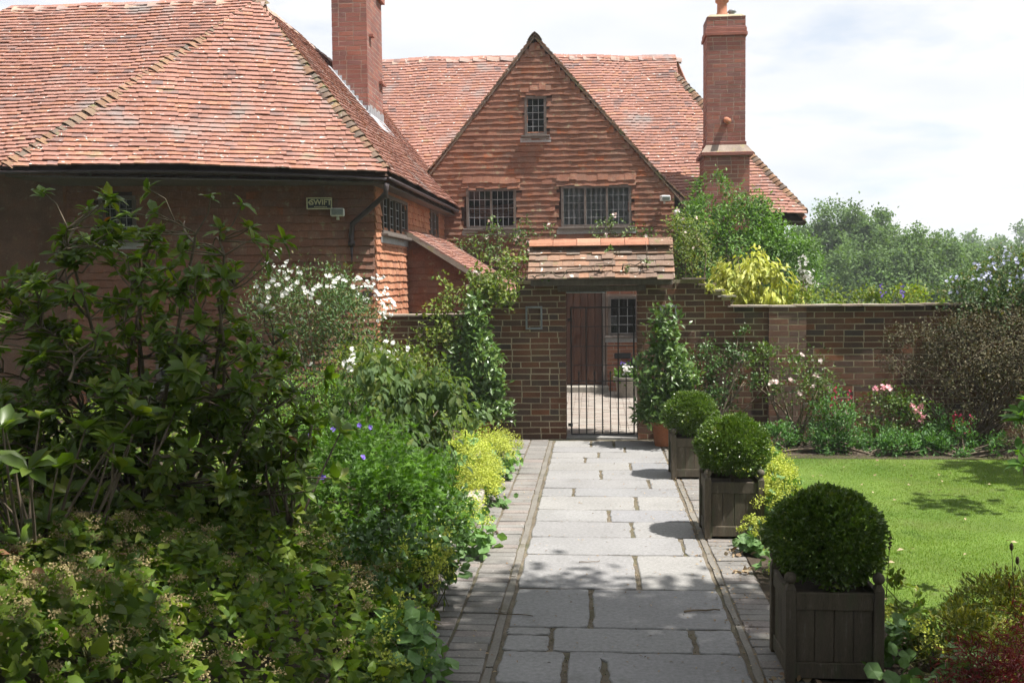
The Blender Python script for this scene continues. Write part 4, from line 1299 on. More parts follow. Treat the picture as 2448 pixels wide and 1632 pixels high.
pl = [(-2.72, 0), (-.38, 0), (-.38, 1.99), (-1.0, 1.99), (-1.0, 1.85), (-1.28, 1.85), (-1.28, 1.70), (-1.55, 1.70), (-1.55, 1.56), (-2.72, 1.56)]
pr = [(.52, 0), (8.99, 0), (8.99, 1.635), (1.66, 1.635), (1.66, 1.765), (1.55, 1.765), (1.55, 1.84), (1.43, 1.84), (1.43, 1.915), (1.30, 1.915), (1.30, 1.99), (.52, 1.99)]
Ms = brick_field((0, WY, 0), (1, 0, 0), (0, -1, 0), pl, headers=.22)
Ms += brick_field((0, WY, 0), (1, 0, 0), (0, -1, 0), pr, holes=[(2.12, 2.57, 0, 1.7)], headers=.05)
Ms += brick_field((-.38, WY, 0), (0, 1, 0), (1, 0, 0), [(0, 0), (TH, 0), (TH, 1.93), (0, 1.93)], headers=.4)
Ms += brick_field((.52, WY + TH, 0), (0, -1, 0), (-1, 0, 0), [(0, 0), (TH, 0), (TH, 1.93), (0, 1.93)], headers=.4)
place('brick', VB, Ms, M['wall_brick'], wall, 300, 'brick_field')
pil = MB().bb(2.1212, 2.5688, WY - .0538, WY + .02, -.1, 1.635).build('pilaster', M['mortar'], wall)
Ms = brick_field((2.12, WY - .055, 0), (1, 0, 0), (0, -1, 0), [(0, 0), (.45, 0), (.45, 1.635), (0, 1.635)], headers=.35)
Ms += brick_field((2.57, WY - .055, 0), (0, 1, 0), (1, 0, 0), [(0, 0), (.055, 0), (.055, 1.635), (0, 1.635)], headers=0)
Ms += brick_field((2.12, WY, 0), (0, -1, 0), (-1, 0, 0), [(0, 0), (.055, 0), (.055, 1.635), (0, 1.635)], headers=0)
M['pil_brick'] = surf('paler pilaster brick', [(0.16, 0.09, 0.062), (0.19, 0.095, 0.062), (0.12, 0.075, 0.06), (0.17, 0.11, 0.085), (0.105, 0.07, 0.06)], scale=3, amt=0.3, rough=0.92, fine=70)
place('brick', VB, Ms, M['pil_brick'], pil, 300)
# thin tile copings
x = 1.62
while x < 8.9:
    l = rng.uniform(.22, .30)
    MB().box((x + l / 2, WY + .13, 1.655 + rng.normal() * .003), (l / 2 - .003, .20 + rng.normal() * .006, .010), np.array([[math.cos(a_ := rng.normal() * .012), 0, math.sin(a_)], [0, 1, 0], [-math.sin(a_), 0, math.cos(a_)]])).build('coping_tile', M['coping'], wall)
    x += l
for (x0, x1, z) in ((1.06, 1.36, 2.003), (1.26, 1.48, 1.93), (1.40, 1.60, 1.855), (1.50, 1.72, 1.78)):
    MB().bb(x0, x1, WY - .06, WY + .34, z - .010, z + .010).build('coping_tile', M['coping'], wall)
for (x0, x1, z) in ((-2.7, -2.1, 1.572), (-2.095, -1.5, 1.574), (-1.58, -1.25, 1.712), (-1.30, -.96, 1.862)):
    MB().bb(x0, x1, WY - .06, WY + .34, z - .011, z + .011).build('coping_tile', M['coping'], wall)
MB().bb(-.48, .62, WY - .012, WY + .10, 1.853, 1.925).build('lintel', M['oak'], wall, bevel=.006)
MB().bb(-.80, .94, WY - .20, WY - .02, 1.93, 2.00).build('wall_plate', M['oak'], wall, bevel=.006)
MB().tube([(-.37, WY - .03, 1.845), (.12, WY - .035, 1.842)], .010, 8).build('lintel_highlight', M['grey_metal'], wall)  # bar added in place of the lintel's sunlit edge
# little roof over the gateway
GE, GRZ = WY - .26, 2.46
gy = WY + .165
gd = MB()
gd.poly([V3(-.80, GE, 2.02), V3(.93, GE, 2.02), V3(.93, gy, GRZ - .03), V3(-.80, gy, GRZ - .03)], .03, (0, -.7, .7))
gd.poly([V3(.93, gy + .43, 2.02), V3(-.80, gy + .43, 2.02), V3(-.80, gy, GRZ - .03), V3(.93, gy, GRZ - .03)], .03, (0, .7, .7))
groof = gd.build('gateway_roof', M['oak'], wall)
sg_ = unit(V3(0, gy - GE, GRZ - .03 - 2.02)); vg_ = np.linalg.norm(V3(0, gy - GE, GRZ - .03 - 2.02))
place('roof_tile', VT_GATE, tile_field(V3(-.83, GE - .03, 1.99), (1, 0, 0), sg_, [(0, 0), (1.79, 0), (1.79, vg_ + .02), (0, vg_ + .02)], .158, .108, wav=.006, lift=.020, jit=2.2), M['gate_tile'], groof)
sb_ = V3(0, -sg_[1], sg_[2])
place('roof_tile', VT_GATE, tile_field(V3(.96, gy + .46, 1.99), (-1, 0, 0), sb_, [(0, 0), (1.79, 0), (1.79, vg_ + .02), (0, vg_ + .02)], .158, .108, wav=.006, lift=.020), M['gate_tile'], groof)
k = 0
for i in range(6):
    x0 = -.83 + i * .2985
    # arched ridge tile, its arch running along the ridge
    th_ = np.linspace(-1.05, 1.05, 9)
    pts = []
    for xx in (x0 + .003, x0 + .2955):
        for rr_ in (.185, .166):
            pts += [(xx, gy + rr_ * 1.0 * math.sin(a), GRZ - .125 + rr_ * math.cos(a) + rng.normal() * .001) for a in th_]
    F = []
    for a in range(8):
        F += [(a, a + 1, 18 + a + 1, 18 + a), (9 + a, 27 + a, 27 + a + 1, 9 + a + 1), (a, 9 + a, 9 + a + 1, a + 1), (18 + a, 18 + a + 1, 27 + a + 1, 27 + a)]
    F += [(0, 18, 27, 9), (8, 17, 35, 26)]
    mb = MB(); mb.add(pts, F)
    mb.build('ridge_tile', M['ridge_new'] if i < 5 else M['gate_tile'], groof)

# iron gate
gate = thing('iron_gate', 'black wrought iron gate with spear-topped lower bars closing the wall opening', 'gate', (-.32, 12.98, 0))
YG = 12.98


def rod(name, p0, p1, r, k=6):
    return MB().tube([p0, p1], r, k).build(name, M['iron'], gate)


for i, x in enumerate((-.315, -.125, .077, .278, .475)):
    rod('upright_bar', (x, YG, .035), (x, YG, 1.66), .011 if i in (0, 4) else .0085)
for z, r_ in ((.04, .011), (.72, .008), (.92, .0055), (1.16, .0055), (1.41, .0055), (1.65, .010)):
    rod('cross_bar', (-.315, YG, z), (.475, YG, z), r_)
for x in (-.22, -.024, .178, .377):
    d_ = rod('dog_bar', (x, YG, .04), (x, YG, .78), .0070)
    MB().lathe((x, YG, .77), [(.005, 0), (.011, .012), (.006, .022), (.013, .045), (.001, .085)], 8).build('spear_head', M['iron'], d_)
for z in (.16, 1.5):
    MB().bb(-.36, -.30, YG - .012, YG + .012, z - .018, z + .018).build('hinge', M['iron'], gate)
MB().bb(.44, .51, YG - .015, YG + .015, .92, 1.0).build('latch', M['iron'], gate)
MB().bb(-.38, .52, WY, WY + TH, -.05, .02).build('threshold', M['flag'], wall, bevel=.005)

# grey metal frames fixed to the wall on both sides of the gateway
for x0, lab in ((-.88, 'empty grey metal frame on the brick wall left of the gate'), (.79, 'empty grey metal frame on the wall behind the right bay tree')):
    fr_ = thing('wall_frame', lab, 'frame', (x0 + .105, WY - .02, 1.38), 'metal frames on the wall')
    for (a, b, c, d_) in ((0, .21, 0, .022), (0, .21, .268, .29), (0, .022, .022, .268), (.188, .21, .022, .268)):
        MB().bb(x0 + a, x0 + b, WY - .035, WY - .004, 1.385 + c, 1.385 + d_).build('frame_bar', M['grey_metal'], fr_)


def pot(name, label, c, r0, r1, h, mat, group=None):
    o = thing(name, label, 'pot', c, group)
    MB().lathe(c, [(r0, 0), (r0 + (r1 - r0) * .8, h * .78), (r1 * 1.0, h * .80), (r1 * 1.12, h * .82), (r1 * 1.13, h), (r1 * .98, h), (r1 * .93, h * .86), (.01, h * .85)], 28).build('body', mat, o, smooth=False)
    return o


pot('terracotta_pot', 'terracotta pot under the left bay tree at the wall', (-1.42, 12.38, 0), .085, .125, .29, M['terracotta'], 'pots of the bay trees')
pot('terracotta_pot', 'terracotta pot under the right bay tree beside the gate', (.80, 12.34, 0), .10, .14, .30, M['terracotta'], 'pots of the bay trees')
# stone tub with white and violet flowers by the door
pot('stone_tub', 'round stone tub by the house door seen through the gate', (.62, 17.6, 0), .26, .30, .34, M['stone'])
fl = thing('tub_flowers', 'white and violet flowers filling the stone tub by the door', 'flowers', (.62, 17.6, .3))
foliage('foliage', [(.62, 17.6, .38, .28, .28, .13)], 700, .06, .6, L_['geranium'], fl)
P, o_ = lump_points([(.62, 17.6, .40, .30, .30, .14)], 110)
blossoms('white_blossom', P, o_, .06, L_['petal_w'], fl, 2)
P, o_ = lump_points([(.58, 17.6, .54, .16, .2, .05)], 40)
blossoms('violet_blossom', P, o_, .05, L_['petal_v'], fl, 2)

# ================================================================== planters with clipped box balls
def planter(x0, y0, w, h, label):
    o = thing('wooden_planter', label, 'planter', (x0 + w / 2, y0 + w / 2, 0), 'square wooden planters along the path')
    ps = .050
    for i, (sx, sy) in enumerate(((0, 0), (1, 0), (1, 1), (0, 1))):
        px_, py_ = x0 + sx * (w - ps), y0 + sy * (w - ps)
        mb = MB().bb(px_, px_ + ps, py_, py_ + ps, 0, h)
        cx, cy = px_ + ps / 2, py_ + ps / 2
        b0 = [(px_, py_, h), (px_ + ps, py_, h), (px_ + ps, py_ + ps, h), (px_, py_ + ps, h)]
        b1 = [(cx - .012, cy - .012, h + .03), (cx + .012, cy - .012, h + .03), (cx + .012, cy + .012, h + .03), (cx - .012, cy + .012, h + .03)]
        mb.add(b0 + b1, [(0, 1, 5, 4), (1, 2, 6, 5), (2, 3, 7, 6), (3, 0, 4, 7), (4, 5, 6, 7)])
        pst = mb.build('post', M['teak'], o, bevel=.003)
        a = np.linspace(0, math.pi, 9)
        MB().lathe((cx, cy, h + .052), [(max(.002, .030 * math.sin(t_)), -.030 * math.cos(t_)) for t_ in a], 16).build('ball_finial', M['teak'], pst, smooth=True)
    for side in range(4):
        def bar(u0, u1, z0, z1, ins, th, nm):
            if side == 0: q = (x0 + u0, x0 + u1, y0 + ins, y0 + ins + th)
            elif side == 1: q = (x0 + w - ins - th, x0 + w - ins, y0 + u0, y0 + u1)
            elif side == 2: q = (x0 + u0, x0 + u1, y0 + w - ins - th, y0 + w - ins)
            else: q = (x0 + ins, x0 + ins + th, y0 + u0, y0 + u1)
            MB().bb(*q, z0, z1).build(nm, M['teak'], o, bevel=.003)
        bar(ps, w - ps, h - .105, h - .018, .010, .026, 'top_rail')
        bar(ps, w - ps, .022, .10, .010, .026, 'bottom_rail')
        k = 4
        pw = (w - 2 * ps) / k
        for i in range(k):
            bar(ps + pw * i + .0012, ps + pw * (i + 1) - .0012, .10, h - .105, .020, .014, 'plank')
    MB().bb(x0 + .04, x0 + w - .04, y0 + .04, y0 + w - .04, .06, h - .06).build('soil', M['soil'], o)
    return o


def box_ball(c, r, n, label, shade=False):
    o = thing('box_topiary', label, 'topiary', (c[0], c[1], c[2] - r), 'clipped box balls in the planters')
    d = rvec(n)
    d[:, 2] = np.where(d[:, 2] < -.8, -d[:, 2], d[:, 2])
    q_ = rng.uniform(0, 6, 6)
    bump = 1 + .065 * np.sin(d[:, 0] * 7 + q_[0]) * np.sin(d[:, 1] * 6 + q_[1]) + .06 * np.sin(d[:, 2] * 8 + q_[2]) * np.sin(d[:, 0] * 5 + q_[3]) + .02 * np.sin(d[:, 1] * 17 + q_[4]) * np.sin(d[:, 2] * 15 + q_[5])
    rad = r * bump * (1 - .22 * rng.random(n) ** 2.2 + rng.normal(size=n) * .022)
    P = np.array(c) + d * rad[:, None] * np.array([1, 1, .87])
    dd = d * .9 + rvec(n) * .75 + np.array([0, 0, .25])
    nr = d * .4 + rvec(n) * .7 + np.array([0, 0, .4])
    L = rng.uniform(.016, .031, n)
    leaves('foliage', P, dd, nr, L, L * .62, L_['box'], o, T_KITE)
    # stray shoots
    k = 260
    ds = rvec(k); ds[:, 2] = abs(ds[:, 2]) * .9 + .05; ds = unit(ds)
    PS = np.repeat(np.array(c) + ds * (r * rng.uniform(.97, 1.05, k))[:, None] * np.array([1, 1, .87]), 5, 0) + rng.normal(size=(k * 5, 3)) * .010
    LS = rng.uniform(.014, .026, k * 5)
    leaves('stray_shoot', PS, np.repeat(ds, 5, 0) + rvec(k * 5) * .6, rvec(k * 5), LS, LS * .6, L_['box'], o, T_KITE)
    # shaded twiggy heart
    m = n // 8
    P = np.array(c) + rvec(m) * (r * rng.uniform(.3, .74, m))[:, None]
    leaves('inner_foliage', P, rvec(m), rvec(m), .05, .035, L_['box'], o, T_DIA)
    MB().tube([(c[0], c[1], c[2] - r - .05), (c[0], c[1], c[2])], [.02, .012], 8).build('trunk', M['twig'], o)
    return o


planter(.925, 5.05, .475, .47, 'nearest square wooden planter, dark in the tree shade')
planter(.825, 7.86, .45, .46, 'middle square wooden planter with a sunlit corner of its front')
planter(.745, 10.24, .45, .43, 'farthest square wooden planter by the gate')
box_ball((1.17, 5.29, .665), .285, 11000, 'large dark box ball in the nearest planter')
box_ball((1.06, 8.09, .675), .278, 9500, 'sunlit box ball in the middle planter')
box_ball((.955, 10.46, .62), .262, 8000, 'smallest box ball in the farthest planter by the gate')

# ================================================================== plants
# big open rhododendron on the left
rh = thing('rhododendron', 'large open rhododendron bush with long leathery leaves in front of the wing', 'shrub', (-2.5, 5.6, .4))
rng = np.random.default_rng(41)
lines, tips, nodes = [], [], []
RL = [(-2.20, 5.5, 2.05, .38, .36, .50), (-2.75, 5.5, 1.98, .42, .38, .48), (-2.45, 5.5, 1.35, .85, .55, .60), (-3.15, 5.5, 1.45, .50, .5, .60), (-1.88, 5.6, 1.35, .36, .4, .48), (-2.5, 5.3, 1.0, .9, .5, .45)]


def limb(p, q, r):
    p, q = np.asarray(p, float), np.asarray(q, float)
    ts_ = np.linspace(0, 1, 7)[:, None]
    mid = (p + q) / 2 + rng.normal(size=3) * .12 * np.linalg.norm(q - p) + np.array([0, 0, .04])
    pts = (1 - ts_) ** 2 * p + 2 * ts_ * (1 - ts_) * mid + ts_ ** 2 * q
    lines.append((pts, np.linspace(r, r * .45, 7)))
    nodes.extend([(x_, r * .6) for x_ in pts[2:]])


base_ = np.array([-2.5, 5.6, .35])
for l in RL:
    for _ in range(4):
        limb(base_ + rng.normal(size=3) * np.array([.12, .12, 0]), np.array(l[:3]) + rvec(1)[0] * np.array(l[3:]) * .55, .017)
for _ in range(60):
    l = RL[rng.integers(len(RL))]
    q = np.array(l[:3]) + rvec(1)[0] * np.array(l[3:]) * rng.uniform(.6, .9)
    k = int(np.argmin([np.linalg.norm(x_ - q) + (.4 if x_[2] > q[2] else 0) for x_, _ in nodes]))
    limb(nodes[k][0], q, .008)
WP, WO = lump_points(RL + [(-2.5, 5.35, .9, .95, .45, .4), (-2.9, 5.45, 1.3, .6, .45, .5)], 930, shell=.55, clump=1, spread=.06, rough=.25)
ND = np.array([x_ for x_, _ in nodes])
for q, o_ in zip(WP, WO):
    dd_ = np.linalg.norm(ND - q, axis=1) + .4 * (ND[:, 2] > q[2])
    p0 = ND[int(np.argmin(dd_))]
    lines.append((np.array([p0, (p0 + q) / 2 + rng.normal(size=3) * .015, q]), np.array([.005, .004, .003])))
    tips.append((q, unit(unit(q - p0) * .6 + o_ * .5 + np.array([0, 0, .5]) + rng.normal(size=3) * .25)))
mb = MB()
for pts, rr in lines: mb.tube(pts, rr, 5, cap=False)
mb.build('branch', M['twig'], rh, smooth=True)
PP, DD, NN, SZ = [], [], [], []
for (q, d) in tips:
    m = rng.integers(6, 11)
    a0 = rng.random() * 6.28
    ref = unit(np.cross(d, rvec(1)[0])); rf2 = np.cross(d, ref)
    big = rng.uniform(.75, 1.2)
    for i in range(m):
        a = a0 + i * 2.4 + rng.normal() * .2
        rad_ = ref * math.cos(a) + rf2 * math.sin(a)
        PP.append(q - d * rng.random() * .035)
        DD.append(rad_ + d * rng.uniform(-.15, .9) + np.array([0, 0, -.15]) + rng.normal(size=3) * .2)
        NN.append(d + np.array([0, 0, .5]) + rng.normal(size=3) * .3)
        SZ.append(big * rng.uniform(.065, .11))
PP, DD, NN, Ls = map(np.array, (PP, DD, NN, SZ))
leaves('foliage', PP, DD, NN, Ls, Ls * rng.uniform(.38, .50, len(Ls)), L_['rhodo'], rh, T_OVAL, 300, 'leaf')
k = rng.choice(len(PP), 26)
leaves('red_leaf', PP[k], DD[k] + rvec(26) * .5, NN[k], Ls[k] * .8, Ls[k] * .35, L_['red'], rh, T_OVAL, 26, 'red_leaf')

# a second lower rhododendron at the left edge, with bigger nearer leaves
def whorl_bush(name, label, base, spots, lf, mat, single=120):
    o = thing(name, label, 'shrub', base)
    PP, DD, NN = [], [], []
    for q in spots:
        q = np.array(q, float)
        d = unit(q - np.array(base) + np.array([0, 0, .3]) + rng.normal(size=3) * .2)
        m = rng.integers(6, 10); a0 = rng.random() * 6.28
        ref = unit(np.cross(d, rvec(1)[0])); rf2 = np.cross(d, ref)
        for i in range(m):
            a = a0 + i * 6.28 / m + rng.normal() * .25
            PP.append(q); DD.append(ref * math.cos(a) + rf2 * math.sin(a) + d * rng.uniform(.1, .8)); NN.append(d + rng.normal(size=3) * .2)
    PP, DD, NN = map(np.array, (PP, DD, NN))
    Ls = lf * rng.uniform(.75, 1.25, len(PP))
    leaves('foliage', PP, DD, NN, Ls, Ls * .44, mat, o, T_OVAL, single, 'leaf')
    stems('branch', base, [s_ for s_ in spots], M['twig'], o, .012, .004)
    return o


sp = [(-2.62 + rng.uniform(-.45, .45), 4.3 + rng.uniform(-.3, .5), rng.uniform(.75, 1.42)) for _ in range(34)]
whorl_bush('young_rhododendron', 'low rhododendron with broad glossy leaves at the left edge of the picture', (-2.6, 4.5, .4), sp, .125, L_['rhodo'])
sp = [(-1.72 + rng.uniform(-.28, .28), 5.5 + rng.uniform(-.2, .3), rng.uniform(.85, 1.25)) for _ in range(16)]
whorl_bush('young_rhododendron', 'small pale-stemmed rhododendron at the right foot of the large one', (-1.75, 5.6, .4), sp, .11, L_['rhodo'], 60)

# ground cover filling the front left bed, with faded flower heads
rng = np.random.default_rng(5)
gc = thing('ground_cover', 'thick mass of heart-leaved ground cover with faded buff flower heads filling the front left bed', 'ground cover', (-2.0, 3.8, .4))
N = 27000
X = -.9 - 3.1 * rng.random(N) ** .85
Yy = 2.3 + 3.6 * rng.random(N) ** .9
def cover_h(X, Y):
    t = np.clip((-.80 - X) / 1.05, 0, 1)
    top = .93 - .055 * (Y - 3.0)
    return .06 + (top - .06) * (t ** .75) + .07 * np.sin(X * 5.1 + Y * 2.2) * np.sin(Y * 4.3 - X * 1.7) * t + .04 * np.sin(X * 11 + 2) * np.sin(Y * 9) * t
dep = rng.random(N) ** 2.0 * .22
Z = cover_h(X, Yy) - dep
keep = (Z > .02) & ~((X > -1.0) & (Z > .35))
P = np.c_[X, Yy, Z][keep]
n = len(P)
d = rvec(n) * np.array([1, 1, .7]) + np.array([.2, -.25, -.1])
nr = np.array([.2, -.2, .75]) + rvec(n) * .75
Ls = .022 + .055 * rng.random(n) ** 1.8
leaves('foliage', P, d, nr, Ls, Ls * .74, L_['cover'], gc, T_HEART, 300, 'leaf')
# flower heads
H = 760
hx = -1.05 - 2.6 * rng.random(H); hy = 2.5 + 3.2 * rng.random(H)
hz = cover_h(hx, hy) + .02
kk = np.sin(hx * 3.1 + hy * 2.0) + rng.normal(size=H) * .5 > -.3
hc = np.c_[hx, hy, hz][kk]
per = 40
C_ = np.repeat(hc, per, 0)
rs = np.repeat(rng.uniform(.025, .075, len(hc)), per)
n = len(C_)
P = C_ + rvec(n) * np.array([1, 1, .45]) * (rs * rng.random(n) ** .5)[:, None]
leaves('flower_head', P, rvec(n), rvec(n) + np.array([0, 0, .6]), rng.uniform(.007, .016, n), rng.uniform(.005, .011, n), L_['buff'], gc, T_DIA)
k = rng.choice(len(PP), 10)
m = 26
P = np.c_[rng.uniform(-2.9, -1.9, m), rng.uniform(3.0, 4.2, m), np.zeros(m)]
P[:, 2] = cover_h(P[:, 0], P[:, 1]) + .01
leaves('brown_leaf', P, rvec(m) * np.array([1, 1, .3]), np.array([0, -.3, 1.0]) + rvec(m) * .5, rng.uniform(.04, .075, m), rng.uniform(.022, .04, m), L_['brown'], gc, T_OVAL, 26, 'brown_leaf')
stems('stem', (-2.0, 3.8, .5), [(x_, y_, z_) for x_, y_, z_ in hc[::6]], M['stem'], gc, .004, .002)

# low leafy carpet over the rest of the left bed
N = 9000
X = -1.15 - 4.6 * rng.random(N); Yy = 5.6 + 5.8 * rng.random(N)
P = np.c_[X, Yy, mound(X, Yy) + .02 + .16 * rng.random(N) ** 1.5 * (1 + .5 * np.sin(X * 4) * np.sin(Yy * 3))]
Ls = rng.uniform(.04, .085, N)
o = leaves('bed_carpet', P, rvec(N) * np.array([1, 1, .4]) + np.array([0, -.2, .1]), np.array([0, -.2, .9]) + rvec(N) * .5, Ls, Ls * .7, L_['cover'], None, T_KITE)
tag(o, 'low leafy carpet under the shrubs of the left bed', 'ground cover')

# geranium mound
ge_ = shrub('geranium', 'bright green geranium mound with a few violet flowers beside the bed edge', 'plant', (-1.6, 7.0, .3),
            [(-1.62, 6.9, .55, .55, .7, .45), (-1.30, 6.5, .44, .36, .6, .42), (-1.95, 7.2, .60, .4, .5, .42), (-1.22, 7.3, .38, .28, .5, .35)], 6500, .062, .95, L_['geranium'], tmpl=T_PALM, nup=.9, rnd=.9, spread=.12)
P = np.array([(-1.78, 6.75, 1.00), (-1.62, 6.85, 1.02), (-1.55, 6.9, 1.0), (-1.48, 6.35, .88), (-1.9, 6.6, .98), (-1.70, 6.2, .80)])
blossoms('violet_blossom', P, np.tile([0, -.6, .7], (6, 1)), .042, L_['petal_v'], ge_, 2)
shrub('ivy_mass', 'dark ivy spilling over the stone edge of the left bed', 'plant', (-1.25, 6.0, .2),
      [(-1.16, 6.35, .28, .22, .45, .28), (-1.10, 7.2, .26, .18, .45, .26), (-1.25, 5.6, .36, .26, .4, .30)], 3000, .042, .8, L_['dark'], tmpl=T_KITE, spread=.12)


def alchemilla(label, base, lumps, nl, nf):
    o = thing('alchemilla', label, 'plant', base, 'lime flowered clumps along the path')
    foliage('foliage', lumps, nl, .075, 1.0, L_['alch'], o, tmpl=T_ROUND, out=.3, upw=-.1, rnd=.8, nup=1.0, spread=.2)
    lm = np.array(lumps, float); lm[:, 2] += .05; lm[:, 3:] *= 1.05
    P, o_ = lump_points(lm, nf, shell=.25, clump=46, spread=.085, low=-.1)
    n = len(P)
    leaves('flower_spray', P, rvec(n), rvec(n) + np.array([0, 0, .5]), rng.uniform(.011, .022, n), rng.uniform(.009, .018, n), L_['lime'], o, T_DIA)
    tips = [P[i] for i in rng.choice(n, 24)]
    stems('stem', base, tips, M['stem'], o, .003, .0015)
    return o


alchemilla('sunlit lime flowered clump spilling onto the left brick edging', (-1.08, 9.2, .0), [(-1.10, 9.05, .16, .27, .36, .24), (-1.22, 9.5, .22, .25, .3, .26), (-1.06, 8.65, .14, .24, .3, .2)], 320, 13000)
alchemilla('yellow green clump in front of the left bay tree pot', (-1.15, 10.6, .0), [(-1.12, 10.4, .16, .27, .5, .24), (-1.02, 11.0, .12, .22, .35, .18)], 300, 4200)
alchemilla('half shaded lime clump on the near left brick edging', (-1.02, 6.1, .0), [(-1.06, 6.15, .18, .18, .33, .20), (-1.15, 6.5, .24, .18, .26, .20)], 240, 5600)
alchemilla('dim low clump over the left brick edging below the geranium', (-1.05, 7.5, .0), [(-1.0, 7.5, .12, .20, .42, .18)], 260, 1300)
alchemilla('bright yellow lime clump behind the middle planter on the lawn side', (1.42, 8.6, .0), [(1.42, 8.55, .25, .20, .40, .27), (1.36, 7.95, .18, .16, .28, .20), (1.45, 9.2, .2, .2, .35, .22)], 300, 12000)
alchemilla('low lime clump on the soil between the nearest and middle planters', (1.30, 6.75, .0), [(1.30, 6.8, .07, .16, .38, .12)], 150, 1500)
alchemilla('small lime sprig at the foot of the middle planter', (1.16, 7.55, .0), [(1.16, 7.55, .08, .12, .16, .12)], 70, 700)
alchemilla('shaded low clump right of the nearest planter', (1.62, 5.3, .0), [(1.60, 5.3, .07, .16, .5, .12), (1.7, 4.7, .08, .2, .35, .14)], 260, 500)
alchemilla('nearest clump hanging over the brick edging at the bottom', (-1.0, 4.9, .0), [(-1.0, 4.95, .14, .16, .5, .18)], 320, 900)

rng = np.random.default_rng(6)
# drooping felted shrub, box hedge, white flowered shrubs
shrub('viburnum', 'rounded shrub with hanging felted leaves beside the left bay tree', 'shrub', (-1.75, 8.6, .3),
      [(-1.85, 8.5, .95, .55, .5, .42), (-1.45, 8.7, .82, .38, .4, .38), (-1.7, 8.3, .6, .5, .4, .35)], 2600, .095, .5, L_['vib'], out=.35, upw=-.85, rnd=.55, nup=.2, tmpl=T_OVAL, single=150, spread=.2)
shrub('box_hedge', 'clipped bright green box bush behind the geranium', 'hedge', (-2.35, 8.6, .3),
      [(-2.45, 8.6, .86, .48, .42, .34), (-2.05, 8.7, .80, .38, .4, .33), (-2.3, 8.5, .6, .55, .45, .3)], 11000, .022, .65, L_['hedge'], spread=.10, shell=.3)
ws = shrub('cistus', 'tall twiggy shrub topped with white flowers against the wing wall', 'shrub', (-2.85, 10.5, .1),
      [(-3.0, 10.5, 1.72, .55, .45, .45), (-2.55, 10.4, 1.5, .42, .4, .5), (-2.75, 10.5, 1.1, .6, .45, .5), (-3.3, 10.6, 1.5, .5, .4, .5)], 8500, .045, .42, L_['cistus'], spread=.16)
P, o_ = lump_points([(-2.95, 10.4, 1.78, .62, .45, .45), (-2.55, 10.3, 1.6, .4, .4, .42)], 120, clump=6, shell=.05, low=.1)
blossoms('white_blossom', P, o_ + np.array([0, -.6, .2]), .042, L_['petal_w'], ws, 3)
ws = shrub('cistus', 'lower white flowered bush in front of the wall and left of the bay tree', 'shrub', (-2.1, 9.6, .2),
      [(-2.15, 9.6, 1.02, .5, .35, .36), (-1.8, 9.7, 1.0, .35, .3, .32)], 4800, .042, .42, L_['yrose'], spread=.16)
P, o_ = lump_points([(-2.1, 9.5, 1.08, .52, .36, .36)], 30, clump=4, shell=.05, low=.0)
blossoms('white_blossom', P, o_ + np.array([0, -.6, .2]), .048, L_['petal_w'], ws, 3)


def bay(label, c, h, r, n):
    o = thing('bay_tree', label, 'tree', (c[0], c[1], .25), 'clipped bay pyramids beside the gate')
    t = 1 - np.sqrt(rng.random(n))
    z = .30 + t * (h - .30)
    prof = r * (1 - t) ** .75 * (1 + .22 * np.sin(t * 13 + c[0] * 3)) * np.where(t < .12, .75 + t * 2, 1)
    a = rng.uniform(0, 6.28, n)
    rad = prof * (1 - .5 * rng.random(n) ** 2) * (1 + .24 * np.sin(a * 3 + t * 9)) + rng.normal(size=n) * .045
    out_ = np.c_[np.cos(a), np.sin(a), np.full(n, .35)]
    P = np.c_[c[0] + rad * np.cos(a), c[1] + rad * np.sin(a) * .9, z + rng.normal(size=n) * .02]
    Ls = rng.uniform(.07, .12, n)
    leaves('foliage', P, out_ * .45 + rvec(n) * .85 + np.array([0, 0, .15]), out_ * .3 + np.array([0, 0, .6]) + rvec(n) * .5, Ls, Ls * .44, L_['bay'], o, T_KITE, 120, 'leaf')
    MB().tube([(c[0], c[1], .2), (c[0], c[1], .7), (c[0] + .01, c[1], h - .1)], [.022, .018, .006], 8).build('trunk', M['bark'], o, smooth=True)
    return o


bay('conical bay tree in a terracotta pot left of the gate', (-1.46, 12.38), 1.86, .38, 2800)
bay('slimmer pointed bay tree in a terracotta pot right of the gate', (.82, 12.32), 1.75, .38, 2600)

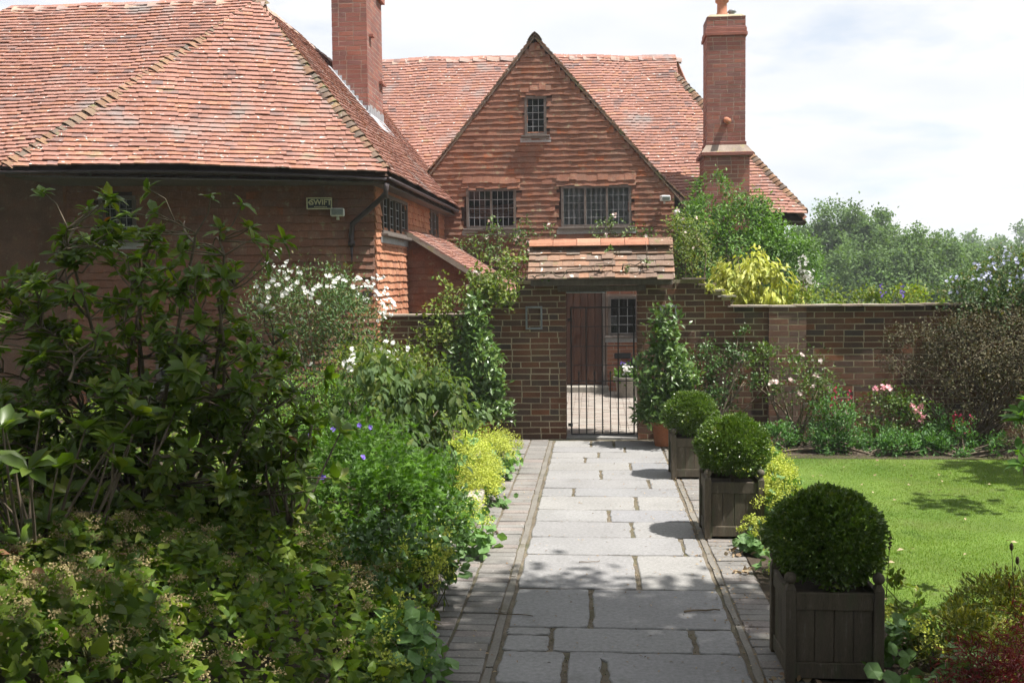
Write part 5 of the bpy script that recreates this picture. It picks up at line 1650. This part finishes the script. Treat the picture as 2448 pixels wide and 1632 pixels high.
# climbing roses
def climber(name, label, paths, n, L, mat, flowers=0, fmat=None, fs=.05, spread=.09, cat='climber', tm=T_KITE, ratio=.6):
    o = thing(name, label, cat, tuple(paths[0][0]))
    mb = MB()
    pts_all = []
    for p in paths:
        p = np.array(p, float)
        tt_ = np.linspace(0, len(p) - 1, 7 * (len(p) - 1) + 1)
        q = np.stack([np.interp(tt_, np.arange(len(p)), p[:, i]) for i in range(3)], 1) + rng.normal(size=(len(tt_), 3)) * .02
        mb.tube(q, np.linspace(.010, .003, len(q)), 5)
        w_ = np.linspace(.3, 1, len(q))
        pts_all.append(q[rng.choice(len(q), n // len(paths), p=w_ / w_.sum())])
    mb.build('stem', M['twig'], o, smooth=True)
    C_ = np.concatenate(pts_all)
    cl = rng.integers(0, max(2, len(C_) // 14), len(C_))
    offs = rng.normal(size=(cl.max() + 1, 3)) * spread * np.array([1, .5, 1])
    base = C_[rng.integers(0, len(C_), cl.max() + 1)]
    P = base[cl] + offs[cl] + rng.normal(size=(len(C_), 3)) * spread * .45
    m = len(P)
    Ls = L * rng.uniform(.6, 1.25, m)
    leaves('foliage', P, rvec(m) + np.array([0, -.3, -.25]), rvec(m) * .6 + np.array([.2, -.6, .6]), Ls, Ls * ratio, mat, o, tm)
    if flowers:
        k = rng.choice(m, flowers)
        blossoms('blossom', P[k] + np.array([0, -.05, .02]), np.tile([0, -.8, .4], (flowers, 1)), fs, fmat, o, 3)
    return o


climber('climbing_rose', 'climbing rose with cream flowers trained over the gable wall below its windows',
        [[(-2.3, 18.3, .3), (-2.3, 18.35, 1.9), (-2.0, 18.3, 2.75), (-1.4, 18.3, 2.85), (-.95, 18.3, 2.55)], [(-2.1, 18.2, .3), (-1.6, 18.3, 2.2), (-1.0, 18.25, 2.35), (-.7, 18.3, 2.7)],
         [(-2.4, 18.2, .3), (-2.5, 18.3, 2.6), (-2.1, 18.3, 2.6), (-1.5, 18.3, 2.3)], [(-1.0, 18.3, .3), (-.4, 18.3, 2.3), (.2, 18.3, 2.8), (.6, 18.3, 2.75)], [(0, 18.3, 2.0), (.7, 18.3, 2.5), (1.1, 18.3, 2.7)]],
        2600, .06, L_['rose'], 26, L_['petal_pale'], .06, .12)
climber('climbing_rose', 'yellow green climbing rose scrambling over the low wall left of the gate',
        [[(-2.3, 12.7, .2), (-2.2, 12.72, 1.2), (-2.0, 12.7, 1.75), (-1.7, 12.7, 1.85)], [(-1.9, 12.7, .2), (-1.75, 12.7, 1.4), (-1.5, 12.68, 1.90), (-1.2, 12.6, 1.95)],
         [(-1.8, 12.6, .2), (-2.2, 12.6, 1.0), (-1.9, 12.6, 1.35), (-1.6, 12.6, 1.1)], [(-1.5, 12.7, .2), (-1.45, 12.7, 1.7), (-1.3, 12.62, 1.9), (-1.1, 12.6, 1.85)], [(-1.5, 12.7, 1.6), (-1.3, 12.8, 2.1), (-1.0, 12.8, 2.2)]],
        3000, .06, L_['yrose'], 8, L_['petal_pale'], .05, .11)
climber('rambling_rose', 'pale leaved rambler hanging from the right end of the gateway roof',
        [[(1.25, 13.2, .2), (1.2, 13.2, 2.2), (1.05, 13.1, 2.75), (1.15, 13.0, 2.5)], [(1.3, 13.2, .2), (1.35, 13.15, 2.3), (1.25, 13.1, 2.65), (1.3, 12.95, 2.3)], [(1.1, 13.2, .2), (1.15, 13.15, 2.4), (1.1, 12.95, 2.15)]],
        2200, .035, L_['yrose'], 22, L_['petal_pale'], .03, .10)
climber('trailing_stem', 'thin bare stems with a few leaves trailing along the gateway roof eave',
        [[(-1.0, 12.7, 2.0), (-.7, 12.5, 2.05), (-.2, 12.5, 2.12), (.2, 12.55, 2.2), (.3, 12.6, 2.4)], [(.3, 12.58, 2.15), (.65, 12.6, 2.25), (.62, 12.8, 2.45)]],
        60, .05, L_['rose'], 0, None, .05, .05)
# wisteria on the main range
shrub('wisteria', 'billowing green wisteria covering the house wall below the right chimney', 'climber', (2.2, 17.9, 0),
      [(2.05, 17.9, 3.36, .42, .45, .40), (2.6, 17.9, 2.85, .60, .5, .48), (1.75, 17.8, 2.75, .42, .5, .55), (2.5, 17.7, 2.3, .95, .6, .55), (3.25, 17.9, 2.45, .50, .5, .42), (2.3, 17.8, 1.7, 1.0, .5, .7), (3.2, 17.8, 1.9, .6, .5, .7)],
      17000, .085, .38, L_['wist'], out=.5, upw=-.25, rnd=.65, spread=.14, clump=34)
gs = shrub('golden_shrub', 'bright golden leaved shrub looking over the garden wall', 'shrub', (2.05, 14.1, 0),
      [(2.0, 14.0, 2.05, .42, .4, .35), (2.25, 14.0, 1.85, .45, .4, .35), (1.75, 14.0, 1.75, .35, .35, .3), (2.1, 14.1, 1.3, .6, .45, .5)], 2600, .115, .38, L_['gold'], out=.4, upw=-.75, rnd=.5, nup=.3, tmpl=T_OVAL, single=120, spread=.16)
shrub('golden_creeper', 'yellow leaved sprigs creeping down the stepped coping right of the gate', 'plant', (1.5, 12.9, 1.8),
      [(1.25, 12.82, 1.97, .10, .08, .03), (1.42, 12.82, 1.88, .09, .08, .03), (1.58, 12.82, 1.80, .08, .08, .03)], 190, .05, .5, L_['gold'], stem=False, spread=.3)

# plants looking over the right wall
shrub('wall_top_shrub', 'yellow green leafy shrub just behind the wall coping', 'shrub', (3.0, 13.5, 0),
      [(2.85, 13.5, 1.62, .42, .3, .25), (3.4, 13.5, 1.6, .45, .3, .22), (4.0, 13.5, 1.62, .45, .3, .22), (3.2, 13.5, 1.1, .9, .35, .4)], 3600, .06, .5, L_['yrose'], spread=.15)
ws = shrub('white_flower_stalk', 'stalk of small white flowers behind the wall beside the golden shrub', 'plant', (2.75, 13.6, 0), [(2.72, 13.6, 1.9, .12, .12, .25)], 300, .04, .4, L_['cistus'])
P, o_ = lump_points([(2.72, 13.55, 1.98, .13, .13, .28)], 60, clump=3)
blossoms('white_blossom', P, o_, .04, L_['petal_w'], ws, 2)
sp_ = thing('delphinium', 'violet flower spikes standing behind the wall', 'plant', (3.9, 13.4, 0))
P = np.concatenate([np.c_[np.full(16, x_) + rng.normal(size=16) * .018, np.full(16, 13.35) + rng.normal(size=16) * .02, np.linspace(1.75, zt_, 16)] for x_, zt_ in ((3.62, 1.92), (3.86, 1.90), (4.9, 2.05))])
P = P[rng.random(len(P)) < .6]
blossoms('violet_blossom', P, np.tile([0, -1, .2], (len(P), 1)), .026, L_['petal_v'], sp_, 2)
stems('stem', (3.9, 13.4, 0), [(3.62, 13.35, 1.9), (3.86, 13.35, 1.88), (4.9, 13.35, 2.0)], M['stem'], sp_, .005, .003, .03)
cm = shrub('clematis', 'clematis with pale blue flowers heaped over the right end of the wall', 'climber', (4.8, 12.9, 0),
      [(4.5, 12.85, 1.75, .45, .3, .25), (5.0, 12.9, 1.9, .45, .3, .35), (5.4, 12.9, 1.85, .5, .3, .4), (4.9, 12.75, 1.45, .7, .2, .3)], 6500, .05, .55, L_['cistus'], spread=.15)
P, o_ = lump_points([(5.1, 12.8, 2.0, .5, .3, .3), (4.6, 12.8, 1.82, .4, .3, .2)], 120, clump=4, shell=.1, low=.0)
blossoms('blue_blossom', P, o_ + np.array([0, -.6, .2]), .042, L_['petal_b'], cm, 2)
tips_ = [(3.3 + rng.uniform(-.2, 1.9), 12.2 + rng.uniform(-.5, .4), rng.uniform(.7, 1.6)) for _ in range(16)]
br = shrub('bronze_shrub', 'dark bronze twiggy shrub against the right end of the wall', 'shrub', (4.35, 12.25, 0),
      [(4.3, 12.2, 1.1, .62, .4, .45), (4.9, 12.2, 1.15, .6, .4, .45), (3.7, 12.3, 1.1, .5, .25, .3), (4.6, 12.1, .6, .7, .45, .4), (5.3, 12.2, .8, .5, .4, .6)], 15000, .036, .6, L_['bronze'], spread=.17, clump=40)
stems('twig', (4.35, 12.25, 0), tips_, M['twig'], br, .009, .002, .7)
shrub('wall_climber', 'blue green leafy shrub on the wall behind the farthest box ball', 'shrub', (1.35, 12.5, 0),
      [(1.25, 12.55, .85, .30, .2, .38), (1.55, 12.55, .80, .30, .18, .25), (1.75, 12.6, 1.15, .16, .12, .22), (1.3, 12.5, .35, .35, .25, .3), (1.9, 12.6, .72, .25, .12, .10)], 3200, .042, .6, L_['dark'], spread=.17)

# rose bed below the wall
def rose_bush(label, base, lumps, n, heads, fmat, fs):
    o = shrub('rose_bush', label, 'rose', base, lumps, n, .045, .62, L_['rose'], group='roses in the border below the wall', spread=.2)
    blossoms('blossom', np.array(heads), np.tile([-.1, -.8, .45], (len(heads), 1)) + rng.normal(size=(len(heads), 3)) * .25, fs, fmat, o, 5)
    stems('stem', base, heads, M['stem'], o, .006, .003, .2)
    return o


rose_bush('tall rose bush with pale pink flowers in front of the pilaster', (2.35, 12.3, 0), [(2.35, 12.3, .75, .45, .25, .38), (2.0, 12.35, .85, .2, .2, .35), (2.6, 12.25, .5, .4, .25, .35)], 1500,
          [(2.62, 12.2, 1.02), (2.4, 12.2, 1.10), (2.55, 12.1, .86), (2.28, 12.15, .80), (2.05, 12.2, .78), (2.12, 12.2, .78), (2.7, 12.1, .70), (2.36, 12.1, .66), (2.45, 12.15, .52), (2.75, 12.1, .42), (2.88, 12.1, .42), (2.52, 12.1, .74)], L_['petal_pale'], .05)
rose_bush('rose bush with two tight sprays of pink flowers', (3.35, 12.15, 0), [(3.3, 12.15, .40, .4, .25, .3), (3.55, 12.1, .35, .3, .25, .28)], 1100,
          [(3.20, 12.05, .72), (3.28, 12.05, .74), (3.36, 12.05, .73), (3.62, 11.95, .48), (3.68, 11.95, .52), (3.66, 11.95, .44), (3.60, 11.95, .53), (3.72, 11.95, .40), (3.68, 11.95, .37)], L_['petal_p'], .058)
for x_, y_, zt, lab in ((2.82, 12.0, .80, 'crimson flower spikes between the pale and the pink roses'), (4.05, 11.85, .55, 'crimson flower spikes in front of the bronze shrub'), (4.75, 11.75, .38, 'short crimson spikes at the foot of the bronze shrub')):
    o = thing('crimson_flower', lab, 'flower', (x_, y_, 0), 'crimson spikes in the border')
    PS = []
    tp = []
    for k in range(3):
        xx, zz = x_ + rng.uniform(-.16, .16), zt * rng.uniform(.72, 1.0)
        PS.append(np.c_[xx + rng.normal(size=12) * .016, y_ + rng.normal(size=12) * .016, np.linspace(zz - .2, zz, 12)]); tp.append((xx, y_, zz - .02))
    PS = np.concatenate(PS)
    blossoms('crimson_blossom', PS, np.tile([0, -1, .1], (len(PS), 1)), .024, L_['petal_r'], o, 2)
    stems('stem', (x_, y_, 0), tp, M['stem'], o, .004, .002, .05)
    foliage('foliage', [(x_, y_, .2, .2, .15, .2)], 260, .06, .25, L_['border'], o)
for (cx, cy, rx, ry, rz_, nn, LL, lab, mt) in ((2.95, 12.0, .50, .30, .34, 2600, .05, 'feathery mid green perennial in the middle of the border', 'border'),
                                              (2.1, 11.95, .55, .25, .16, 1700, .05, 'low leafy edging plant at the left of the border', 'border'),
                                              (3.1, 11.78, .6, .2, .15, 1900, .055, 'low leafy edging plant along the lawn below the roses', 'border'),
                                              (4.1, 11.72, .55, .2, .17, 1700, .05, 'edging plant at the foot of the crimson spikes', 'border'),
                                              (4.9, 11.6, .5, .25, .30, 1700, .04, 'dusky low shrub at the right end of the border', 'bronze'),
                                              (3.75, 12.1, .4, .2, .25, 1300, .045, 'loose green perennial beside the bronze shrub', 'border'),
                                              (1.5, 12.0, .3, .3, .14, 900, .05, 'low green plant behind the middle planter', 'border')):
    shrub('border_plant', lab, 'plant', (cx, cy, 0), [(cx + rng.uniform(-.8, .8) * rx, cy + rng.uniform(-.6, .6) * ry, rz_ * k_ * .5, rx * rng.uniform(.25, .5), ry * rng.uniform(.4, .8), rz_ * k_) for k_ in rng.uniform(.45, 1.35, 7)], nn, LL, .4, L_[mt], group='leafy plants of the border', spread=.2, upw=.5)

# near right corner: conifer, maple, seed heads, leafy branch
shrub('golden_conifer', 'low golden green conifer at the lower right edge', 'shrub', (2.12, 5.3, 0),
      [(1.88, 5.3, .13, .22, .26, .17), (2.15, 5.5, .20, .28, .3, .20), (2.0, 5.05, .08, .28, .3, .16), (2.45, 5.4, .22, .3, .3, .22)], 15000, .034, .32, L_['yew'], spread=.10, upw=.1, out=.8)
mp_ = thing('japanese_maple', 'dark red cut-leaved maple in the lower right corner', 'shrub', (1.9, 4.4, 0))
foliage('foliage', [(1.72, 4.4, .20, .26, .3, .22), (1.98, 4.5, .30, .30, .35, .24), (1.5, 4.35, .10, .2, .26, .13)], 6500, .045, .14, L_['maple'], mp_, out=.6, upw=-.35, rnd=.6, tmpl=T_KITE, spread=.16)
stems('branch', (1.9, 4.4, 0), [(1.45, 4.3, .2), (1.6, 4.2, .3), (1.9, 4.4, .45), (2.1, 4.6, .4), (1.6, 4.6, .25)], M['bark'], mp_, .012, .003)
sh = thing('seed_heads', 'dry dark seed heads on thin stalks above the golden conifer', 'plant', (2.2, 5.4, 0))
hd = [(2.09, 5.3, .63), (2.12, 5.3, .56), (2.16, 5.3, .60), (2.22, 5.3, .65), (2.27, 5.3, .54), (2.33, 5.35, .58)]
for q in hd:
    MB().lathe(np.array(q) - V3(0, 0, .02), [(.003, 0), (.010, .012), (.009, .03), (.004, .04)], 8).build('seed_head', L_['seed'], sh)
stems('stalk', (2.2, 5.35, .05), hd, M['twig'], sh, .003, .0018, .04)
wb = whorl_bush('hydrangea', 'bright broad leaves of a bush reaching in at the right edge', (2.95, 6.2, 0),
                [(2.43, 6.05, 1.20), (2.40, 6.0, 1.00), (2.46, 6.1, .90), (2.55, 6.1, 1.36), (2.7, 6.2, 1.1), (2.8, 6.2, 1.3), (2.85, 6.1, .8), (2.7, 6.0, .75), (3.0, 6.2, 1.2)] + [(3.1 + rng.normal() * .22, 6.2 + rng.normal() * .25, rng.uniform(.25, 1.3)) for _ in range(46)], .10, L_['geranium'], 60)
sl = thing('salvia', 'small dark flower spikes beside the nearest planter on the lawn edge', 'plant', (1.72, 5.9, 0))
foliage('foliage', [(1.68, 5.9, .14, .16, .2, .14)], 160, .06, .5, L_['yrose'], sl)
P = np.concatenate([np.c_[np.full(9, x_), np.full(9, 5.9) + rng.normal(size=9) * .01, np.linspace(zt - .10, zt, 9)] for x_, zt in ((1.58, .48), (1.66, .55), (1.5, .42))])
blossoms('spike', P, np.tile([0, -1, .2], (len(P), 1)), .016, L_['seed'], sl, 2)
stems('stem', (1.68, 5.9, 0), [(1.58, 5.9, .46), (1.66, 5.9, .53), (1.5, 5.9, .40)], M['stem'], sl, .003, .002, .05)

# stones of the bed edge that show between the plants
for i, (x_, y_, w_, h_) in enumerate(((-1.02, 8.35, .17, .26), (-1.05, 7.95, .16, .22), (-1.10, 9.75, .2, .34), (-1.03, 6.85, .14, .2), (-1.06, 5.45, .15, .2))):
    th_ = rng.normal(size=(8, 3)) * .018
    s_ = np.array([[-1, -1, -.2], [1, -1, -.2], [1, 1, -.2], [-1, 1, -.2], [-.8, -.8, 1], [.8, -.8, 1], [.8, .8, 1], [-.8, .8, 1]], float)
    mb = MB(); mb.add(np.array([x_, y_, 0]) + s_ * np.array([.08, w_, h_]) + th_, [(0, 3, 2, 1), (4, 5, 6, 7), (0, 1, 5, 4), (1, 2, 6, 5), (2, 3, 7, 6), (3, 0, 4, 7)])
    o = mb.build('edging_stone', M['stone'], None, bevel=.02)
    tag(o, ['rough edging stone below the geranium', 'rough edging stone next to the sunlit lime clump', 'tall pale stone behind the sunlit lime clump', 'edging stone under the dark ivy', 'edging stone beside the near lime clump'][i], 'stone', 'stones edging the left bed')

# litter on the path
m = 760
P = np.c_[rng.uniform(-1.0, 1.05, m), rng.uniform(4.6, 11.5, m) ** 1.0, np.full(m, .006)]
side_ = rng.random(m) < .55
P[side_, 0] = np.where(rng.random(side_.sum()) < .7, .80 + rng.normal(size=side_.sum()) * .07, .97 + rng.normal(size=side_.sum()) * .09)
o = leaves('leaf_litter', P, rvec(m) * np.array([1, 1, .15]), np.array([0, 0, 1.0]) + rvec(m) * .5, rng.uniform(.008, .03, m), rng.uniform(.006, .018, m), L_['dry'], None, T_KITE)
tag(o, 'small dry leaf scraps scattered over the paving', 'leaf litter')
m = 90
P = np.c_[rng.uniform(1.6, 5.2, m), rng.uniform(6.2, 11.3, m), np.full(m, .03)]
o = leaves('lawn_litter', P, rvec(m) * np.array([1, 1, .15]), np.array([0, 0, 1.0]) + rvec(m) * .5, rng.uniform(.025, .06, m), rng.uniform(.02, .04, m), L_['dry'], None, T_KITE)
tag(o, 'small dry fallen leaves scattered over the lawn', 'leaf litter')
for (x_, y_, sz, lab) in ((1.0, 7.42, .085, 'curled dry leaf cluster in front of the middle planter'), (.98, 6.95, .08, 'pale crumpled dry leaf on the right brick edging'), (.93, 5.02, .11, 'brown dry leaves piled at the corner of the nearest planter')):
    o = thing('dry_leaf_cluster', lab, 'leaves', (x_, y_, 0), 'dry leaf clusters on the path')
    n = 16
    P = np.array([x_, y_, .012]) + rng.normal(size=(n, 3)) * np.array([sz * .5, sz * .4, .008])
    P[:, 2] = abs(P[:, 2]) + .004
    leaves('leaf', P, rvec(n) * np.array([1, 1, .6]), rvec(n) + np.array([0, 0, .8]), rng.uniform(.03, .06, n), rng.uniform(.02, .035, n), L_['dry'], o, T_OVAL, 16)
for (p0, p1, r_, lab) in (((.52, 6.10), (.74, 6.14), .007, 'short thick twig on the flagstones near the right kerb'), ((-.78, 7.95), (-.86, 8.12), .010, 'dark stick on the left brick edging beside the dim clump'), ((-.60, 6.02), (-.38, 5.98), .004, 'thin twig across the left kerb strip'), ((-.12, 7.15), (.02, 7.18), .004, 'tiny twig on the large flagstone')):
    mb = MB()
    ts = np.linspace(0, 1, 6)[:, None]
    a, b = np.array([*p0, r_ + .004]), np.array([*p1, r_ + .006])
    mb.tube(a + (b - a) * ts + rng.normal(size=(6, 3)) * np.array([.006, .006, .001]), np.linspace(r_, r_ * .6, 6), 6)
    tag(mb.build('twig', M['twig'], None), lab, 'twig', 'twigs fallen on the path')

# ================================================================== trees
rng = np.random.default_rng(8)
def tree(name, label, base, h, trunk_r, lumps, n, L, mat, group=None, ratio=.7, spread=.12, clump=130, tmpl=T_DIA, shell=.6):
    o = thing(name, label, 'tree', base, group)
    foliage('crown', lumps, n, L, ratio, mat, o, out=.5, upw=.1, rnd=.9, spread=spread, clump=clump, tmpl=tmpl, shell=shell)
    b = np.array(base, float)
    mb = MB()
    lm = np.array(lumps, float)
    ct = lm[:, :3].mean(0)
    fork = b + (ct - b) * .5
    mb.tube([b, (b + fork) / 2 + rng.normal(size=3) * .1, fork], [trunk_r, trunk_r * .75, trunk_r * .6], 8)
    for l in lm:
        t_ = np.array(l[:3]) + np.array([0, 0, l[5] * .3])
        mid = (fork + t_) / 2 + rng.normal(size=3) * .25
        mb.tube([fork, mid, t_], [trunk_r * .5, trunk_r * .3, trunk_r * .08], 6)
        for _ in range(3):
            e_ = t_ + rvec(1)[0] * l[3:6] * .7
            mb.tube([mid, (mid + e_) / 2 + rng.normal(size=3) * .15, e_], [trunk_r * .2, trunk_r * .12, trunk_r * .04], 5)
    mb.build('trunk', M['bark'], o, smooth=True)
    return o


tree('oak_tree', 'tall broad oak beyond the garden wall right of the house', (10.6, 46, -.5), 8, .35,
     [(10.7, 46, 3.9, 1.8, 1.8, 1.3), (12.0, 46, 3.6, 1.5, 1.6, 1.1), (9.4, 46, 3.3, 1.5, 1.6, 1.1), (11.4, 46, 2.7, 2.6, 2.0, 1.3), (13.4, 45.5, 2.3, 1.7, 1.6, 1.1), (8.6, 45, 2.3, 1.6, 1.6, 1.3), (10.0, 45, 1.4, 3, 2, 1.3)], 44000, .135, L_['tree'], 'trees beyond the garden wall')
tree('oak_tree', 'lower rounded oak in front of the tall one beyond the wall', (11.6, 40, -.5), 6, .3,
     [(11.6, 40, 2.8, 1.4, 1.5, 1.0), (12.9, 40, 2.4, 1.4, 1.5, 1.0), (11.8, 39.5, 1.7, 2.2, 1.8, 1.1), (9.9, 40, 1.9, 1.5, 1.5, 1.1), (14.1, 40, 1.7, 1.2, 1.3, 1.0)], 34000, .12, L_['tree'], 'trees beyond the garden wall')
tree('oak_tree', 'small tree sloping down to the right of the oaks', (18.5, 52, -.5), 6, .25,
     [(17.4, 52, 2.2, 1.6, 1.6, 1.2), (19.2, 52, 1.9, 1.6, 1.6, 1.1), (18.4, 52, 1.4, 2.4, 1.6, 1.0)], 17000, .14, L_['tree'], 'trees beyond the garden wall')
tree('birch_tree', 'pale feathery tree above the clematis at the right edge', (13.6, 32, -.5), 5, .18,
     [(12.6, 32, 2.1, .9, 1.1, .7), (13.6, 32, 2.3, .9, 1.1, .7), (14.7, 32, 2.0, 1.0, 1.1, .8), (13.4, 32, 1.4, 1.9, 1.2, .8)], 18000, .09, L_['cistus'], 'trees beyond the garden wall')
for i, (x_, y_, s_c, lab) in enumerate(((34, 95, 1.0, 'distant dark tree on the skyline at the right edge'), (42, 105, 1.2, 'far off tree beyond the picture edge on the right'), (24, 90, .8, 'far tree low behind the oaks'))):
    tree('distant_tree', lab, (x_, y_, -1), 6, .3, [(x_, y_, 3.6 * s_c, 3.2, 3, 2.4 * s_c), (x_ + 3, y_, 3.0 * s_c, 2.6, 3, 2.0 * s_c), (x_ - 3, y_, 2.6 * s_c, 2.6, 3, 2.0 * s_c)], 6000, .34, L_['tree'], 'trees beyond the garden wall')

# overhanging trees behind the viewer: their shade falls over the near path, the bed and the near planter
rng = np.random.default_rng(77)
can = []
while len(can) < 60:
    left = len(can) < 21
    q = (rng.uniform(-1.4, 2.4) if left else rng.uniform(2.4, 5.4), rng.uniform(-1.2, 5.5), rng.uniform(6.9, 8.2), rng.uniform(.6, 1.0), rng.uniform(.6, 1.0), rng.uniform(.4, .6))
    if (q[0] - 1.7) ** 2 + (q[1] - 2.7) ** 2 < 1.5 or (q[0] - .6) ** 2 + (q[1] - 1.7) ** 2 < .8: continue
    can.append(q)
tree('overhanging_tree', 'spreading tree above and behind the viewer that shades the near path', (5.6, -2.6, 0), 9, .3, can, 25000, .15, L_['canopy'], 'trees shading the foreground', ratio=.75, spread=.3, clump=22)
can = [(rng.uniform(-9, -4.5), rng.uniform(-3, 2.5), rng.uniform(3.0, 8), 1.3, 1.3, 1.0) for _ in range(20)]  # extra tree out of view, added to darken the foreground
tree('overhanging_tree', 'unseen tree added left of and behind the viewer to darken the foreground', (-7, -1, 0), 9, .3, can, 11000, .2, L_['canopy'], 'trees shading the foreground', ratio=.75, spread=.2)
can = [(rng.uniform(-11, -6.9), rng.uniform(3.5, 8.6), rng.uniform(2.4, 8.5), 1.3, 1.3, 1.0) for _ in range(24)]  # out of view, added to block sky light from the wing wall
tree('overhanging_tree', 'unseen tree added beyond the left edge to dim the wing wall', (-8.8, 6.4, 0), 9, .3, can, 12000, .2, L_['canopy'], 'trees shading the foreground', ratio=.75, spread=.2)
can = [(rng.uniform(6.0, 9.5), rng.uniform(6.6, 10.5), rng.uniform(4.4, 6.4), .9, .8, .6) for _ in range(15)]
tree('overhanging_tree', 'tree to the right of the lawn outside the picture', (9.2, 8.5, 0), 7, .22, can, 7000, .15, L_['canopy'], 'trees shading the foreground', ratio=.75, spread=.2)
for i, (x_, y_) in enumerate(((-11, -9), (-4, -11), (3.5, -10.5), (11, -9))):  # unseen belt added to block the low sky and darken surfaces facing the camera
    can = [(x_ + rng.uniform(-3.6, 3.6), y_ + rng.uniform(-2, 2), rng.uniform(1.6, 9.5), 1.8, 1.6, 1.3) for _ in range(22)]
    tree('sky_screen_tree', ['far left tree of the unseen belt added behind the viewer', 'left middle tree of the unseen belt added behind the viewer', 'right middle tree of the unseen belt added behind the viewer', 'far right tree of the unseen belt added behind the viewer'][i], (x_, y_, 0), 10, .35, can, 15000, .34, L_['canopy'], 'trees shading the foreground', ratio=.75, spread=.22)

# ================================================================== the air
hz, nt, out = _nt('summer haze')
vol = nt.nodes.new('ShaderNodeVolumePrincipled')
vol.inputs['Color'].default_value = (0.86, 0.92, 1.0, 1)
vol.inputs['Density'].default_value = 0.0013
nt.links.new(vol.outputs[0], out.inputs['Volume'])
hb_ = MB().bb(-70, 90, -25, 135, -1.6, 12.5).build('haze', hz, None, 'stuff')
tag(hb_, 'thin pale summer haze filling the air over the garden', 'haze')
